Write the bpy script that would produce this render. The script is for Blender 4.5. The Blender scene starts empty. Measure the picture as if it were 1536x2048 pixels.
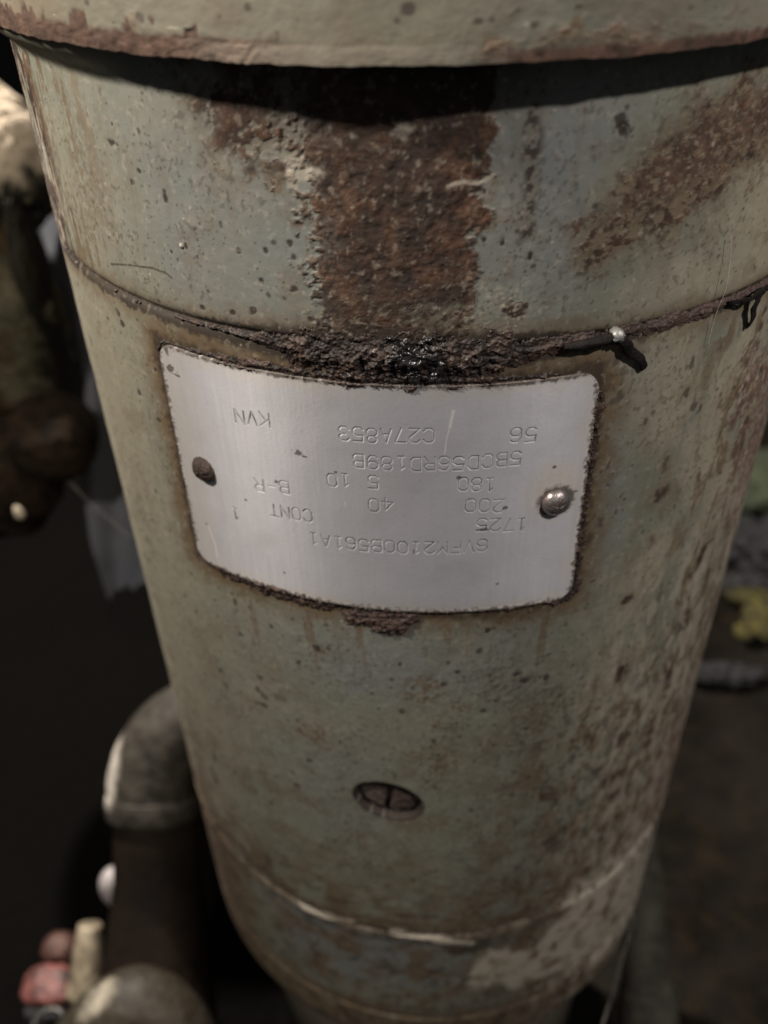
import bpy, math, random
import numpy as np
from mathutils import Vector

# ------------------------------------------------------------------ camera, world, lamps, exposure
S = 0.08                                   # radius of the motor shell in metres; lengths below are in shell radii
CAM_F, CAM_D, CAM_H, CAM_YAW, CAM_PITCH, CAM_ROLL = 1862.35, 2.5896, 0.8597, -0.0624, -0.6684, -0.0327

def cam_axes():
    cy, sy, cp, sp = math.cos(CAM_YAW), math.sin(CAM_YAW), math.cos(CAM_PITCH), math.sin(CAM_PITCH)
    F = np.array([sy*cp, cy*cp, sp]); R = np.array([cy, -sy, 0.0]); U = np.cross(R, F)
    c, s = math.cos(CAM_ROLL), math.sin(CAM_ROLL)
    return c*R + s*U, -s*R + c*U, F
CR, CU, CF = cam_axes()
CO = np.array([0.0, -CAM_D, CAM_H])

scene = bpy.context.scene
col = scene.collection
cam_data = bpy.data.cameras.new("camera")
cam = bpy.data.objects.new("camera", cam_data); col.objects.link(cam)
from mathutils import Matrix
m = Matrix(((CR[0], CU[0], -CF[0], CO[0]*S), (CR[1], CU[1], -CF[1], CO[1]*S), (CR[2], CU[2], -CF[2], CO[2]*S), (0, 0, 0, 1)))
cam.matrix_world = m
cam_data.sensor_fit = 'VERTICAL'; cam_data.sensor_height = 24.0; cam_data.sensor_width = 18.0
cam_data.lens = CAM_F/2048*24.0
cam_data.clip_start = 0.005; cam_data.clip_end = 60
cam_data.dof.use_dof = True
cam_data.dof.focus_distance = 1.85*S
cam_data.dof.aperture_fstop = cam_data.lens/2.3
cam_data.dof.aperture_blades = 0
scene.camera = cam

world = bpy.data.worlds.new("World"); scene.world = world; world.use_nodes = True
bg = world.node_tree.nodes["Background"]
bg.inputs[0].default_value = (0.93, 0.96, 1.0, 1); bg.inputs[1].default_value = 0.085

def lamp(name, az, el, dist, power, colr, radius, aim=(0, -0.5, -0.6)):
    ld = bpy.data.lights.new(name, 'POINT'); ld.energy = power; ld.color = colr; ld.shadow_soft_size = radius
    o = bpy.data.objects.new(name, ld); col.objects.link(o)
    a, e = math.radians(az), math.radians(el)
    o.location = (S*dist*math.sin(a)*math.cos(e), -S*dist*math.cos(a)*math.cos(e), S*(dist*math.sin(e)+0.4))
    return o
lamp("work_lamp", -54, 32, 3.6, 4.3, (1.0, 0.90, 0.79), 0.009)
lamp("ceiling_lamp", 40, 37, 5.6, 5.0, (1.0, 0.92, 0.86), 0.009)
lamp("side_lamp", -134, 34, 6.5, 30.0, (1.0, 0.90, 0.80), 0.012)

scene.view_settings.view_transform = 'Standard'
scene.view_settings.look = 'None'
scene.view_settings.exposure = 0.0
scene.view_settings.gamma = 1.0
scene.view_settings.use_curve_mapping = False
scene.render.engine = 'CYCLES'
scene.cycles.use_denoising = True
scene.cycles.max_bounces = 6

# ------------------------------------------------------------------ helpers: points on surfaces
def ray(px, py):
    return CF + CR*(px-768)/CAM_F - CU*(py-1024)/CAM_F
def on(px, py, r=1.0):
    """angle (radians, 0 faces the camera side) and height where a sight line meets the shell of radius r"""
    d = ray(px, py); o = CO
    a = d[0]**2+d[1]**2; b = 2*(o[0]*d[0]+o[1]*d[1]); c = o[0]**2+o[1]**2-r*r
    D = b*b-4*a*c
    if D < 0: D = 0
    t = (-b-math.sqrt(D))/2/a
    P = o+t*d
    return math.atan2(P[0], -P[1]), float(P[2])
def pts(lst, r=1.0):
    return np.array([on(x, y, r) for x, y in lst])
def at(px, py, t):
    """point at depth t (radii) from the camera"""
    return CO + t*ray(px, py)

# ------------------------------------------------------------------ helpers: noise on arrays
_rng = np.random.RandomState(7)
_perm = np.concatenate([_rng.permutation(256)]*2).astype(np.int32)
_ga = _rng.rand(256)*2*np.pi
_gx, _gy = np.cos(_ga).astype(np.float32), np.sin(_ga).astype(np.float32)
def pn(x, y, seed=0):
    x = np.asarray(x, np.float32)+seed*17.31; y = np.asarray(y, np.float32)+seed*9.77
    xi = np.floor(x).astype(np.int32); yi = np.floor(y).astype(np.int32)
    xf = x-xi; yf = y-yi
    u = xf*xf*xf*(xf*(xf*6-15)+10); v = yf*yf*yf*(yf*(yf*6-15)+10)
    X0, X1, Y0, Y1 = xi & 255, (xi+1) & 255, yi & 255, (yi+1) & 255
    def g(X, Y, dx, dy):
        h = _perm[_perm[X]+Y]
        return _gx[h]*dx+_gy[h]*dy
    a = g(X0, Y0, xf, yf); b = g(X1, Y0, xf-1, yf); c = g(X0, Y1, xf, yf-1); d = g(X1, Y1, xf-1, yf-1)
    return (a+(b-a)*u)*(1-v)+(c+(d-c)*u)*v
def fbm(x, y, o=4, seed=0, gain=0.55):
    t = 0; a = 1.0; n = 0
    for i in range(o):
        t = t+a*pn(x*2**i, y*2**i, seed+i*3); n += a; a *= gain
    return t/n*1.7
def ss(a, b, x):
    t = np.clip((x-a)/(b-a), 0, 1); return t*t*(3-2*t)
_hr = _rng.rand(4096).astype(np.float32)
def spots(x, y, cell, prob, rmin, rmax, seed=0, ay=1.0, soft=0.35):
    """scattered round flecks; prob may be an array; ay stretches them along y"""
    X = x/cell; Y = y/(cell*ay); out = np.zeros(np.broadcast(X, Y).shape, np.float32)
    xi = np.floor(X).astype(np.int32); yi = np.floor(Y).astype(np.int32)
    for dx in (-1, 0, 1):
        for dy in (-1, 0, 1):
            cx, cy = xi+dx, yi+dy
            h = (cx*73856093 ^ cy*19349663 ^ (seed*83492791)) & 4095
            a, b, c, e = _hr[h], _hr[(h*7+13) & 4095], _hr[(h*13+101) & 4095], _hr[(h*29+57) & 4095]
            r = (rmin+(rmax-rmin)*c*c)/cell
            d = np.sqrt((cx+0.15+0.7*a-X)**2+((cy+0.15+0.7*b-Y)*1.0)**2)
            k = (1-ss(1-soft, 1+soft, d/r))*(e < prob)
            out = np.maximum(out, k)
    return out
def blob(s, z, px, py, rx, ry, soft=0.5, rough=0.35, seed=0, f=14, r=1.0):
    """ragged patch centred on the shell point seen at px,py; rx, ry its half sizes in radii"""
    c = on(px, py, r); out = np.zeros(s.shape, np.float32)
    mk = (abs(s-c[0]) < rx*2.2) & (abs(z-c[1]) < ry*2.2)
    if not mk.any(): return out
    a, b = s[mk], z[mk]
    d = np.sqrt(((a-c[0])/rx)**2+((b-c[1])/ry)**2)+rough*fbm(a*f, b*f, 4, seed+31)*1.6
    out[mk] = 1-ss(1-soft, 1+soft*0.6, d)
    return out
def poly(s, z, P, soft=0.02, rough=0.02, seed=0, f=18, r=1.0):
    """filled outline on the shell with a noisy edge"""
    P = pts(P, r); out = np.zeros(s.shape, np.float32)
    lo, hi = P.min(0)-0.12, P.max(0)+0.12
    mk = (s > lo[0]) & (s < hi[0]) & (z > lo[1]) & (z < hi[1])
    if not mk.any(): return out
    a, b = s[mk], z[mk]; inside = np.zeros(a.shape, bool); dm = np.full(a.shape, 9.0, np.float32)
    n = len(P)
    for i in range(n):
        (x0, y0), (x1, y1) = P[i], P[(i+1) % n]
        ex, ey = x1-x0, y1-y0
        t = np.clip(((a-x0)*ex+(b-y0)*ey)/(ex*ex+ey*ey+1e-12), 0, 1)
        dm = np.minimum(dm, np.hypot(a-x0-t*ex, b-y0-t*ey))
        c = ((y0 > b) != (y1 > b)) & (a < ex*(b-y0)/(ey if abs(ey) > 1e-9 else 1e-9)+x0)
        inside ^= c
    sd = np.where(inside, dm, -dm)+rough*fbm(a*f, b*f, 5, seed+77)*1.6
    out[mk] = ss(-soft, soft, sd)
    return out
def stroke(s, z, P, w, soft=0.4, rough=0.0, seed=0, f=40, r=1.0, raw=False):
    P = np.array(P) if raw else pts(P, r)
    out = np.zeros(s.shape, np.float32)
    lo, hi = P.min(0)-3*w-0.01, P.max(0)+3*w+0.01
    mk = (s > lo[0]) & (s < hi[0]) & (z > lo[1]) & (z < hi[1])
    if not mk.any(): return out
    a, b = s[mk], z[mk]; dm = np.full(a.shape, 9.0, np.float32)
    for (x0, y0), (x1, y1) in zip(P[:-1], P[1:]):
        ex, ey = x1-x0, y1-y0
        t = np.clip(((a-x0)*ex+(b-y0)*ey)/(ex*ex+ey*ey+1e-12), 0, 1)
        dm = np.minimum(dm, np.hypot(a-x0-t*ex, b-y0-t*ey))
    d = dm/w
    if rough: d = d+rough*fbm(a*f, b*f, 4, seed+5)*1.8
    out[mk] = 1-ss(1-soft, 1+soft, d)
    return out

# ------------------------------------------------------------------ helpers: objects
def tag(o, label=None, cat=None, group=None, kind=None):
    if label: o['label'] = label
    if cat: o['category'] = cat
    if group: o['group'] = group
    if kind: o['kind'] = kind
    return o
def empty(name, loc=(0, 0, 0)):
    o = bpy.data.objects.new(name, None); col.objects.link(o); o.location = loc; o.empty_display_size = 0.02
    return o
def mesh_np(name, V, faces, mat, parent=None, smooth=True, attrs=None):
    """V in radii, world space; parent at an arbitrary location is compensated"""
    me = bpy.data.meshes.new(name)
    off = np.array(parent.location) if parent is not None else np.zeros(3)
    if parent is not None and parent.parent is not None: off = off+np.array(parent.parent.location)
    V = np.asarray(V, np.float32)*S-off.astype(np.float32)
    if isinstance(faces, np.ndarray):
        nf, k = faces.shape
        me.vertices.add(len(V)); me.vertices.foreach_set('co', V.ravel())
        me.loops.add(nf*k); me.loops.foreach_set('vertex_index', faces.astype(np.int32).ravel())
        me.polygons.add(nf)
        me.polygons.foreach_set('loop_start', np.arange(0, nf*k, k, dtype=np.int32))
        me.polygons.foreach_set('loop_total', np.full(nf, k, np.int32))
        me.update(calc_edges=True)
    else:
        me.from_pydata([tuple(v) for v in V.tolist()], [], faces)
    me.polygons.foreach_set('use_smooth', np.full(len(me.polygons), smooth))
    if attrs:
        for n, A in attrs.items():
            at_ = me.attributes.new(n, 'FLOAT_COLOR', 'POINT')
            at_.data.foreach_set('color', np.ascontiguousarray(A, np.float32).ravel())
    me.materials.append(mat); me.update()
    o = bpy.data.objects.new(name, me); col.objects.link(o)
    if parent is not None: o.parent = parent
    return o
def grid_faces(nr, nc, wrap=False, keep=None):
    r = np.arange(nr-1)[:, None]; c = np.arange(nc if wrap else nc-1)[None, :]
    c2 = (c+1) % nc
    f = np.stack([r*nc+c, r*nc+c2, (r+1)*nc+c2, (r+1)*nc+c], -1)
    return f.reshape(-1, 4) if keep is None else f[keep]
def cylpos(s, z, r):
    return np.stack([r*np.sin(s), -r*np.cos(s), z], -1).reshape(-1, 3)

# ------------------------------------------------------------------ helpers: materials
class NT:
    def __init__(self, name):
        self.m = bpy.data.materials.new(name); self.m.use_nodes = True
        self.t = self.m.node_tree; self.n = self.t.nodes; self.b = self.n["Principled BSDF"]
    def link(self, a, b): self.t.links.new(a, b)
    def node(self, ty, **kw):
        n = self.n.new(ty)
        for k, v in kw.items(): setattr(n, k, v)
        return n
    def noise(self, scale, detail=6, rough=0.6, vec=None, stretch=None, w=0.0):
        tc = self.node('ShaderNodeTexCoord'); v = tc.outputs['Object']
        mp = self.node('ShaderNodeMapping'); self.link(v, mp.inputs[0])
        if stretch: mp.inputs['Scale'].default_value = stretch
        mp.inputs['Location'].default_value = (w, w*0.7, w*1.3)
        n = self.node('ShaderNodeTexNoise'); self.link(mp.outputs[0], n.inputs['Vector'])
        n.inputs['Scale'].default_value = scale; n.inputs['Detail'].default_value = detail; n.inputs['Roughness'].default_value = rough
        return n.outputs['Fac']
    def ramp(self, fac, stops):
        r = self.node('ShaderNodeValToRGB'); self.link(fac, r.inputs[0]); e = r.color_ramp.elements
        while len(e) < len(stops): e.new(0.5)
        for k, (p, c) in zip(e, stops):
            k.position = p; k.color = (c, c, c, 1) if isinstance(c, (int, float)) else (*c, 1)
        return r.outputs[0]
    def val(self, x):
        v = self.node('ShaderNodeValue'); v.outputs[0].default_value = x; return v.outputs[0]
    def _in(self, sock, x):
        if isinstance(x, (int, float)): sock.default_value = x
        elif isinstance(x, tuple): sock.default_value = (*x, 1)
        else: self.link(x, sock)
    def mix(self, f, a, b, mode='MIX'):
        n = self.node('ShaderNodeMix', data_type='RGBA', blend_type=mode)
        self._in(n.inputs[0], f); self._in(n.inputs[6], a); self._in(n.inputs[7], b)
        return n.outputs[2]
    def math(self, op, a, b=0.0, clamp=False):
        n = self.node('ShaderNodeMath', operation=op, use_clamp=clamp)
        self._in(n.inputs[0], a); self._in(n.inputs[1], b); return n.outputs[0]
    def attr(self, name):
        a = self.node('ShaderNodeAttribute', attribute_name=name)
        s = self.node('ShaderNodeSeparateColor'); self.link(a.outputs['Color'], s.inputs[0])
        return s.outputs[0], s.outputs[1], s.outputs[2], a.outputs['Alpha']
    def bump(self, h, dist, strength=1.0, prev=None):
        b = self.node('ShaderNodeBump'); b.inputs['Distance'].default_value = dist; b.inputs['Strength'].default_value = strength
        self.link(h, b.inputs['Height'])
        if prev is not None: self.link(prev, b.inputs['Normal'])
        return b.outputs[0]
    def out(self, base=None, rough=None, metal=None, normal=None, spec=None):
        for k, v in (('Base Color', base), ('Roughness', rough), ('Metallic', metal), ('Normal', normal), ('Specular IOR Level', spec)):
            if v is not None: self._in(self.b.inputs[k], v)
        return self.m

def paint_material(name="weathered_paint"):
    t = NT(name)
    rust, dark, cream, pale = t.attr("wear")
    grease, tone, blue, ochre = t.attr("tint")
    n1 = t.noise(22, 5); n2 = t.noise(260, 6, 0.65); n3 = t.noise(900, 3, 0.7); n4 = t.noise(70, 7, 0.7, w=0.3)
    base = t.mix(t.ramp(n1, [(0.35, 0.0), (0.65, 1.0)]), (0.222, 0.221, 0.174), (0.190, 0.201, 0.163))
    base = t.mix(blue, base, (0.190, 0.203, 0.196))
    mott = t.ramp(n4, [(0.42, 0.0), (0.62, 0.55)])
    base = t.mix(t.math('MULTIPLY', mott, 0.45), base, (0.19, 0.165, 0.115))
    base = t.mix(t.math('MULTIPLY', t.ramp(n2, [(0.52, 0.0), (0.72, 1.0)]), 0.22), base, (0.36, 0.34, 0.28))
    base = t.mix(t.math('MULTIPLY', t.ramp(n3, [(0.60, 0.0), (0.74, 1.0)]), 0.25), base, (0.10, 0.08, 0.055))
    creamc = t.mix(n2, (0.34, 0.29, 0.20), (0.46, 0.41, 0.31))
    base = t.mix(cream, base, creamc)
    base = t.mix(ochre, base, t.mix(n2, (0.090, 0.054, 0.028), (0.185, 0.126, 0.068)))
    rr = t.ramp(n2, [(0.28, (0.020, 0.011, 0.008)), (0.48, (0.046, 0.023, 0.014)), (0.62, (0.090, 0.042, 0.021)), (0.74, (0.18, 0.115, 0.075))])
    rp = t.ramp(n2, [(0.3, (0.11, 0.062, 0.045)), (0.6, (0.25, 0.155, 0.115)), (0.75, (0.40, 0.29, 0.22))])
    rustc = t.mix(tone, rr, rp)
    base = t.mix(rust, base, rustc)
    dk = t.mix(n2, (0.008, 0.006, 0.005), (0.045, 0.030, 0.022))
    base = t.mix(dark, base, dk)
    base = t.mix(pale, base, t.mix(n3, (0.38, 0.33, 0.26), (0.58, 0.53, 0.44)))
    ro = t.mix(rust, t.ramp(n4, [(0.3, 0.46), (0.7, 0.66)]), (0.85, 0.85, 0.85))
    ro = t.mix(dark, ro, (0.75, 0.75, 0.75))
    ro = t.mix(grease, ro, (0.22, 0.22, 0.22))
    amt = t.math('ADD', t.math('MULTIPLY', rust, 0.45), 0.16)
    h = t.math('MULTIPLY', n2, amt); h2 = t.math('MULTIPLY', n3, amt)
    nb = t.bump(h, 0.0007, 0.6); nb = t.bump(h2, 0.0002, 0.5, nb)
    return t.out(base, ro, None, nb)

def simple(name, c1, c2, scale=120, rough=0.6, metal=0.0, bump=0.0006, rough2=None, spots_c=None, spot_scale=90, lo=0.35, hi=0.65, stretch=None, spec=0.5):
    t = NT(name)
    n = t.noise(scale, 6, 0.62, stretch=stretch); b = t.mix(t.ramp(n, [(lo, 0.0), (hi, 1.0)]), c1, c2)
    if spots_c is not None:
        q = t.noise(spot_scale, 7, 0.7, w=0.7); b = t.mix(t.ramp(q, [(0.5, 0.0), (0.6, 1.0)]), b, spots_c)
    ro = t.ramp(n, [(0.3, rough), (0.7, rough if rough2 is None else rough2)])
    nf = t.noise(scale*3.1, 5, 0.65)
    return t.out(b, ro, metal, t.bump(nf, bump, 0.8), spec)

M_PAINT = paint_material()

# ------------------------------------------------------------------ the motor: wear of the shell, with some painted light and shade, laid out on the shell itself
Z_SEAM, Z_LOW, Z_END, Z_LIP = 0.0, -2.229, -3.24, 0.516
def wear(s, z):
    """masks over angle s (rad) and height z (radii): where the paint is rusted, stained, chipped, plus some painted light and shade"""
    sh = s.shape
    N = lambda fx, fy, o=4, sd=0: fbm(s*fx, z*fy, o, sd)
    fine = N(60, 60, 4, 3); mid = N(18, 18, 5, 9); big = N(4.5, 3.5, 4, 21); drip = N(26, 3.0, 4, 41); vf = N(110, 110, 3, 55)
    up = (z > -0.02); ws0, wz0 = s+0.008*fine, z+0.008*N(50, 50, 3, 181)
    rust = np.zeros(sh, np.float32); dark = rust.copy(); cream = rust.copy(); pale = rust.copy()
    grease = rust.copy(); tone = rust.copy(); blue = rust.copy(); ochre = rust.copy(); h = rust.copy()
    mx = np.maximum
    # ---- upper shell, the big rust field in the middle
    core = poly(s, z, [(560, 120), (600, 260), (622, 350), (634, 450), (640, 540), (652, 640), (700, 690), (850, 690), (925, 660), (955, 600), (957, 540), (938, 470), (985, 420), (945, 385), (985, 345), (985, 290), (985, 200), (1000, 120)], 0.005, 0.017, 1, 26)
    coreL = poly(s, z, [(480, 120), (540, 260), (590, 350), (612, 450), (612, 540), (625, 640), (700, 690), (850, 690), (925, 660), (950, 600), (950, 400), (970, 120)], 0.02, 0.055, 101, 20)
    core = np.where(s < on(760, 400)[0], mx(coreL*ss(-0.25, 0.12, fine+0.5*mid+3.0*(s-on(640, 400)[0])), core*ss(-0.1, 0.1, s-on(650, 400)[0]+0.05+0.05*mid)), core)
    lobe = poly(s, z, [(400, 120), (400, 210), (430, 290), (470, 325), (555, 330), (590, 320), (600, 150)], 0.03, 0.05, 2, 16)
    gap = poly(s, z, [(505, 215), (545, 255), (600, 300), (600, 240), (560, 205)], 0.02, 0.02, 3)
    foot = blob(s, z, 865, 628, 0.055, 0.030, 0.3, 0.5, 4, 26)
    rust = mx(rust, core); rust = mx(rust, lobe*ss(-0.38, 0.02, mid+fine*0.7)*(1-gap*0.5))
    rust *= 1-foot*ss(-0.3, 0.1, fine+0.15)
    thin = core*(1-ss(0.02, 0.16, z+0.05*mid))*ss(0.02, 0.22, fine+mid*0.5)
    rust = rust*(1-0.75*thin)
    halo = poly(s, z, [(380, 100), (400, 250), (470, 360), (570, 400), (600, 560), (620, 690), (960, 690), (975, 560), (1000, 420), (1000, 100)], 0.05, 0.07, 102, 12)
    ochre = mx(ochre, halo*ss(-0.1, 0.35, mid+0.5*fine)*0.75)
    rust = mx(rust, halo*up*spots(ws0, wz0, 0.016, 0.35*ss(-0.2, 0.3, mid), 0.002, 0.006, 46)*0.9)
    ochre = mx(ochre, thin*0.8); ochre = mx(ochre, lobe*0.35*(1-rust))
    flecks = core*ss(0.16, 0.40, N(80, 80, 3, 56)*0.6+fine*0.6+0.25*mid)
    ochre = mx(ochre, flecks*0.6); pale = mx(pale, core*ss(0.36, 0.6, N(50, 44, 4, 57)+0.3*vf)*0.26)
    rust = rust*(1-0.35*flecks)
    pale = mx(pale, stroke(s, z, [(895, 372), (925, 362), (962, 366), (985, 350)], 0.0035, 0.5, 0.5, 3)*0.6)
    pale = mx(pale, blob(s, z, 820, 262, 0.035, 0.012, 0.5, 0.8, 6, 40)*0.5)
    pale = mx(pale, blob(s, z, 600, 345, 0.035, 0.022, 0.6, 0.9, 7, 34)*0.55)
    ochre = mx(ochre, blob(s, z, 930, 345, 0.045, 0.035, 0.6, 0.7, 8, 30)*0.7)
    pur = blob(s, z, 855, 310, 0.055, 0.06, 0.8, 0.6, 9, 18)
    dark = mx(dark, pur*0.55*core)
    dark = mx(dark, core*0.55*ss(0.05, 0.30, N(42, 42, 4, 88)))
    dark = mx(dark, core*0.60*ss(-0.05, 0.25, N(8, 8, 3, 61)))
    dark = mx(dark, 0.45*ss(0.33, 0.50, z+0.012*mid)*ss(-0.50, -0.32, s+0.06*mid)*(1-ss(0.12, 0.22, s)))  # dark rust and the lip's shade, painted in together
    dark = mx(dark, 0.75*blob(s, z, 880, 180, 0.075, 0.09, 0.5, 0.3, 66))  # deepest shadow under the lip, painted in as dark colour
    h += core*(0.0016+0.0022*mid+0.0012*fine+0.0006*vf)
    # ---- speckled rust on the right of the upper shell
    rs = poly(s, z, [(1185, 400), (1150, 520), (1175, 560), (1260, 520), (1340, 470), (1420, 420), (1520, 330), (1600, 240), (1560, 150), (1400, 175), (1330, 260), (1215, 330)], 0.05, 0.05, 11, 9)
    rc = poly(s, z, [(1240, 400), (1290, 320), (1400, 230), (1560, 160), (1580, 250), (1440, 340), (1330, 400), (1220, 440)], 0.04, 0.03, 12, 12)
    sp = ss(-0.05, 0.25, N(44, 44, 5, 190)*0.8+mid*0.35)
    rust = mx(rust, rs*sp*0.95*up); rust = mx(rust, rc*ss(-0.35, 0.1, fine)*0.9*up); tone = mx(tone, rc*0.15)
    ochre = mx(ochre, rs*0.72*up)
    dark = mx(dark, rs*ss(0.22, 0.36, N(46, 46, 3, 91))*0.55*up)
    pale = mx(pale, rc*ss(0.40, 0.6, vf)*0.4*up)
    cream = mx(cream, up*ss(0.50, 0.70, s+0.05*big)*(1-ss(0.36, 0.44, z))*0.55)
    cream = mx(cream, blob(s, z, 1400, 560, 0.16, 0.07, 0.8, 0.4, 15, 9)*0.45*up)
    ochre = mx(ochre, up*ss(0.60, 0.80, s)*ss(-0.1, 0.3, mid)*0.7)
    # ---- column of dark flecks and single chips
    clm = stroke(s, z, [(1066, 225), (1062, 300), (1063, 380), (1055, 430), (1052, 470)], 0.014, 0.7, 0.3, 5, 20)
    dark = mx(dark, clm*ss(-0.10, 0.12, N(52, 44, 3, 71))*0.9); ochre = mx(ochre, clm*0.4)
    clm2 = stroke(s, z, [(1066, 170), (1055, 440), (1040, 600)], 0.030, 0.8, 0.3, 5, 12)
    dark = mx(dark, clm2*spots(s, z, 0.016, 0.35, 0.002, 0.005, 3)*0.7)
    for i, (px, py, rx, ry) in enumerate([(1240, 245, .013, .014), (1252, 262, .010, .011), (1060, 515, .006, .008), (1005, 486, .004, .007), (968, 480, .004, .005), (505, 622, .010, .009), (372, 492, .004, .008), (343, 505, .004, .004), (222, 285, .016, .007), (330, 395, .007, .012), (604, 450, .005, .006), (595, 475, .005, .004), (580, 487, .006, .007), (530, 502, .006, .007), (478, 502, .005, .006), (588, 515, .006, .006), (523, 562, .006, .006), (587, 580, .008, .007), (405, 615, .006, .006), (465, 626, .006, .005), (624, 640, .009, .006), (278, 343, .006, .005), (265, 365, .006, .005), (223, 249, .003, .003), (495, 15, .004, .005)]):
        k = blob(s, z, px, py, rx, ry, 0.4, 0.5, 100+i, 60); dark = mx(dark, k*0.9); h -= k*0.0012
    k = blob(s, z, 1248, 258, 0.010, 0.012, 0.4, 0.3, 19); rust = mx(rust, k); h -= 0.004*k
    k = blob(s, z, 363, 491, .005, .005, 0.4, 0.2, 44); pale = mx(pale, k*0.7); h += 0.004*k
    k = blob(s, z, 1030, 618, 0.026, 0.016, 0.25, 0.5, 17, 40); rust = mx(rust, k); dark = mx(dark, k*0.25)
    pk = blob(s, z, 1000, 615, 0.075, 0.050, 0.7, 0.9, 18, 20)*(z > 0.0); pale = mx(pale, pk*ss(-0.05, 0.3, vf*0.6+fine*0.5)*0.5)
    dark = mx(dark, blob(s, z, 990, 625, 0.06, 0.04, 0.7, 0.9, 28, 24)*ss(0.05, 0.3, fine)*0.55)
    # ---- left side of the upper shell
    lft = 1-ss(-0.88, -0.58, s+0.10*big)
    cream = mx(cream, up*(1-ss(-1.05, -0.45, s))*0.35*ss(-0.6, 0.3, big))  # warm light from the left painted in as cream
    ochre = mx(ochre, up*lft*ss(0.0, 0.25, drip+0.3*fine)*0.75)
    k = blob(s, z, 180, 370, 0.07, 0.16, 0.8, 0.6, 22, 12); ochre = mx(ochre, k*0.6*ss(-0.3, 0.2, fine+drip*0.6))
    edge = 1-ss(-1.02, -0.90, s+0.03*mid); rust = mx(rust, up*edge*ss(-0.25, 0.1, mid+drip*0.6))
    dark = mx(dark, up*(1-ss(-1.04, -0.82, s))*ss(0.06, 0.24, N(40, 12, 4, 72))*0.85)
    pale = mx(pale, up*(1-ss(-1.08, -0.88, s))*ss(0.14, 0.34, N(36, 9, 4, 73))*0.8)
    dark = mx(dark, stroke(s, z, [(222, 528), (262, 530), (305, 536), (332, 546), (343, 556)], 0.0022, 0.5, 0.25, 6)*0.8)
    blue = mx(blue, up*blob(s, z, 470, 450, 0.42, 0.32, 0.9, 0.2, 24, 4)*0.8)
    blue = mx(blue, up*blob(s, z, 1080, 350, 0.16, 0.30, 0.6, 0.3, 25, 5)*0.95)
    # ---- flecks everywhere
    dens = 0.05+0.16*ss(-0.2, 0.4, N(3, 3, 3, 131))
    ws, wz = s+0.004*fine, z+0.004*N(70, 70, 3, 180)
    dark = mx(dark, spots(ws, wz, 0.034, dens, 0.002, 0.0060, 5)*0.70)
    dark = mx(dark, spots(ws, wz, 0.013, dens*1.3, 0.0010, 0.0028, 6)*0.65)
    pale = mx(pale, spots(s, z, 0.045, 0.05, 0.002, 0.004, 8)*0.45)
    dark = mx(dark, (z < -0.66)*spots(ws0, wz0, 0.055, 0.28, 0.003, 0.010, 9)*0.78)
    # ---- lower shell: right side stains
    lo = (z <= -0.02)
    right = ss(0.25, 0.75, s+0.12*big)
    cream = mx(cream, lo*right*0.7*ss(-0.45, 0.35, big+0.4*N(8, 5, 4, 140)))
    cream = mx(cream, lo*(1-ss(-0.95, -0.55, s+0.08*big))*0.40)  # left flank tinted cream to paint in the warm light there
    cr2 = lo*ss(0.38, 0.75, s)*ss(0.10, 0.33, N(13, 6, 5, 142)+0.0)
    pale = mx(pale, cr2*0.50*(1-ss(-0.75, -0.55, z)))
    rv = poly(s, z, [(1490, 700), (1470, 800), (1458, 880), (1470, 960), (1452, 1020), (1440, 1045), (1470, 1040), (1500, 960), (1536, 850), (1560, 700)], 0.03, 0.05, 31, 16)
    rust = mx(rust, rv*ss(-0.3, 0.12, mid*0.6+fine*0.6)); tone = mx(tone, rv*0.65); pale = mx(pale, rv*ss(0.2, 0.42, N(60, 24, 3, 143))*0.7)
    rust = mx(rust, lo*ss(0.85, 1.02, s+0.06*drip)*ss(-0.15, 0.15, N(14, 4, 5, 210)+0.2*fine)*0.75); tone = mx(tone, lo*ss(0.85, 1.0, s)*0.5)
    ochre = mx(ochre, lo*ss(0.35, 0.8, s+0.1*mid)*ss(0.0, 0.28, N(16, 6, 5, 211)+0.25*fine)*0.8)
    dark = mx(dark, lo*ss(0.1, 0.5, s)*spots(ws0, wz0, 0.03, 0.45*ss(0.0, 0.3, N(5, 4, 3, 212)), 0.003, 0.011, 44, 1.5)*0.7)
    for i, (px, py, rx, ry, am) in enumerate([(1404, 1108, .016, .035, .9), (1418, 1140, .014, .03, .8), (1370, 1235, .018, .05, .8), (1385, 1290, .014, .05, .5), (1243, 1345, .016, .03, .85), (1335, 1345, .022, .05, .75), (1330, 930, .010, .02, .5), (1322, 985, .02, .02, .6), (1255, 1197, .016, .012, .75), (1290, 843, .006, .012, .6), (1305, 1080, .010, .014, .35), (1230, 1570, .035, .06, .6), (1215, 1650, .05, .05, .45), (1240, 1480, .02, .03, .5), (1100, 1590, .03, .03, .4), (1300, 1480, .02, .08, .5), (1110, 1680, .04, .05, .45)]):
        k = blob(s, z, px, py, rx*1.1, ry*1.25, 0.6, 0.7, 200+i, 26); rust = mx(rust, k*min(1, am*1.3)); ochre = mx(ochre, 0.5*blob(s, z, px, py, rx*2.4, ry*2.0, 0.9, 0.6, 230+i, 18)); dark = mx(dark, k*am*0.6)
    mot = ss(0.04, 0.26, N(12, 7, 5, 151)+0.35*fine)
    low_r = ss(-0.05, 0.5, s+0.1*big)*ss(0.75, 1.4, -z)
    ochre = mx(ochre, lo*low_r*mot*0.95); dark = mx(dark, lo*low_r*ss(0.10, 0.30, N(22, 14, 5, 213)+0.3*fine)*0.62)
    ochre = mx(ochre, lo*ss(0.9, 1.7, -z)*ss(0.02, 0.35, N(9, 9, 5, 171)+0.3*fine)*0.5)
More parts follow.
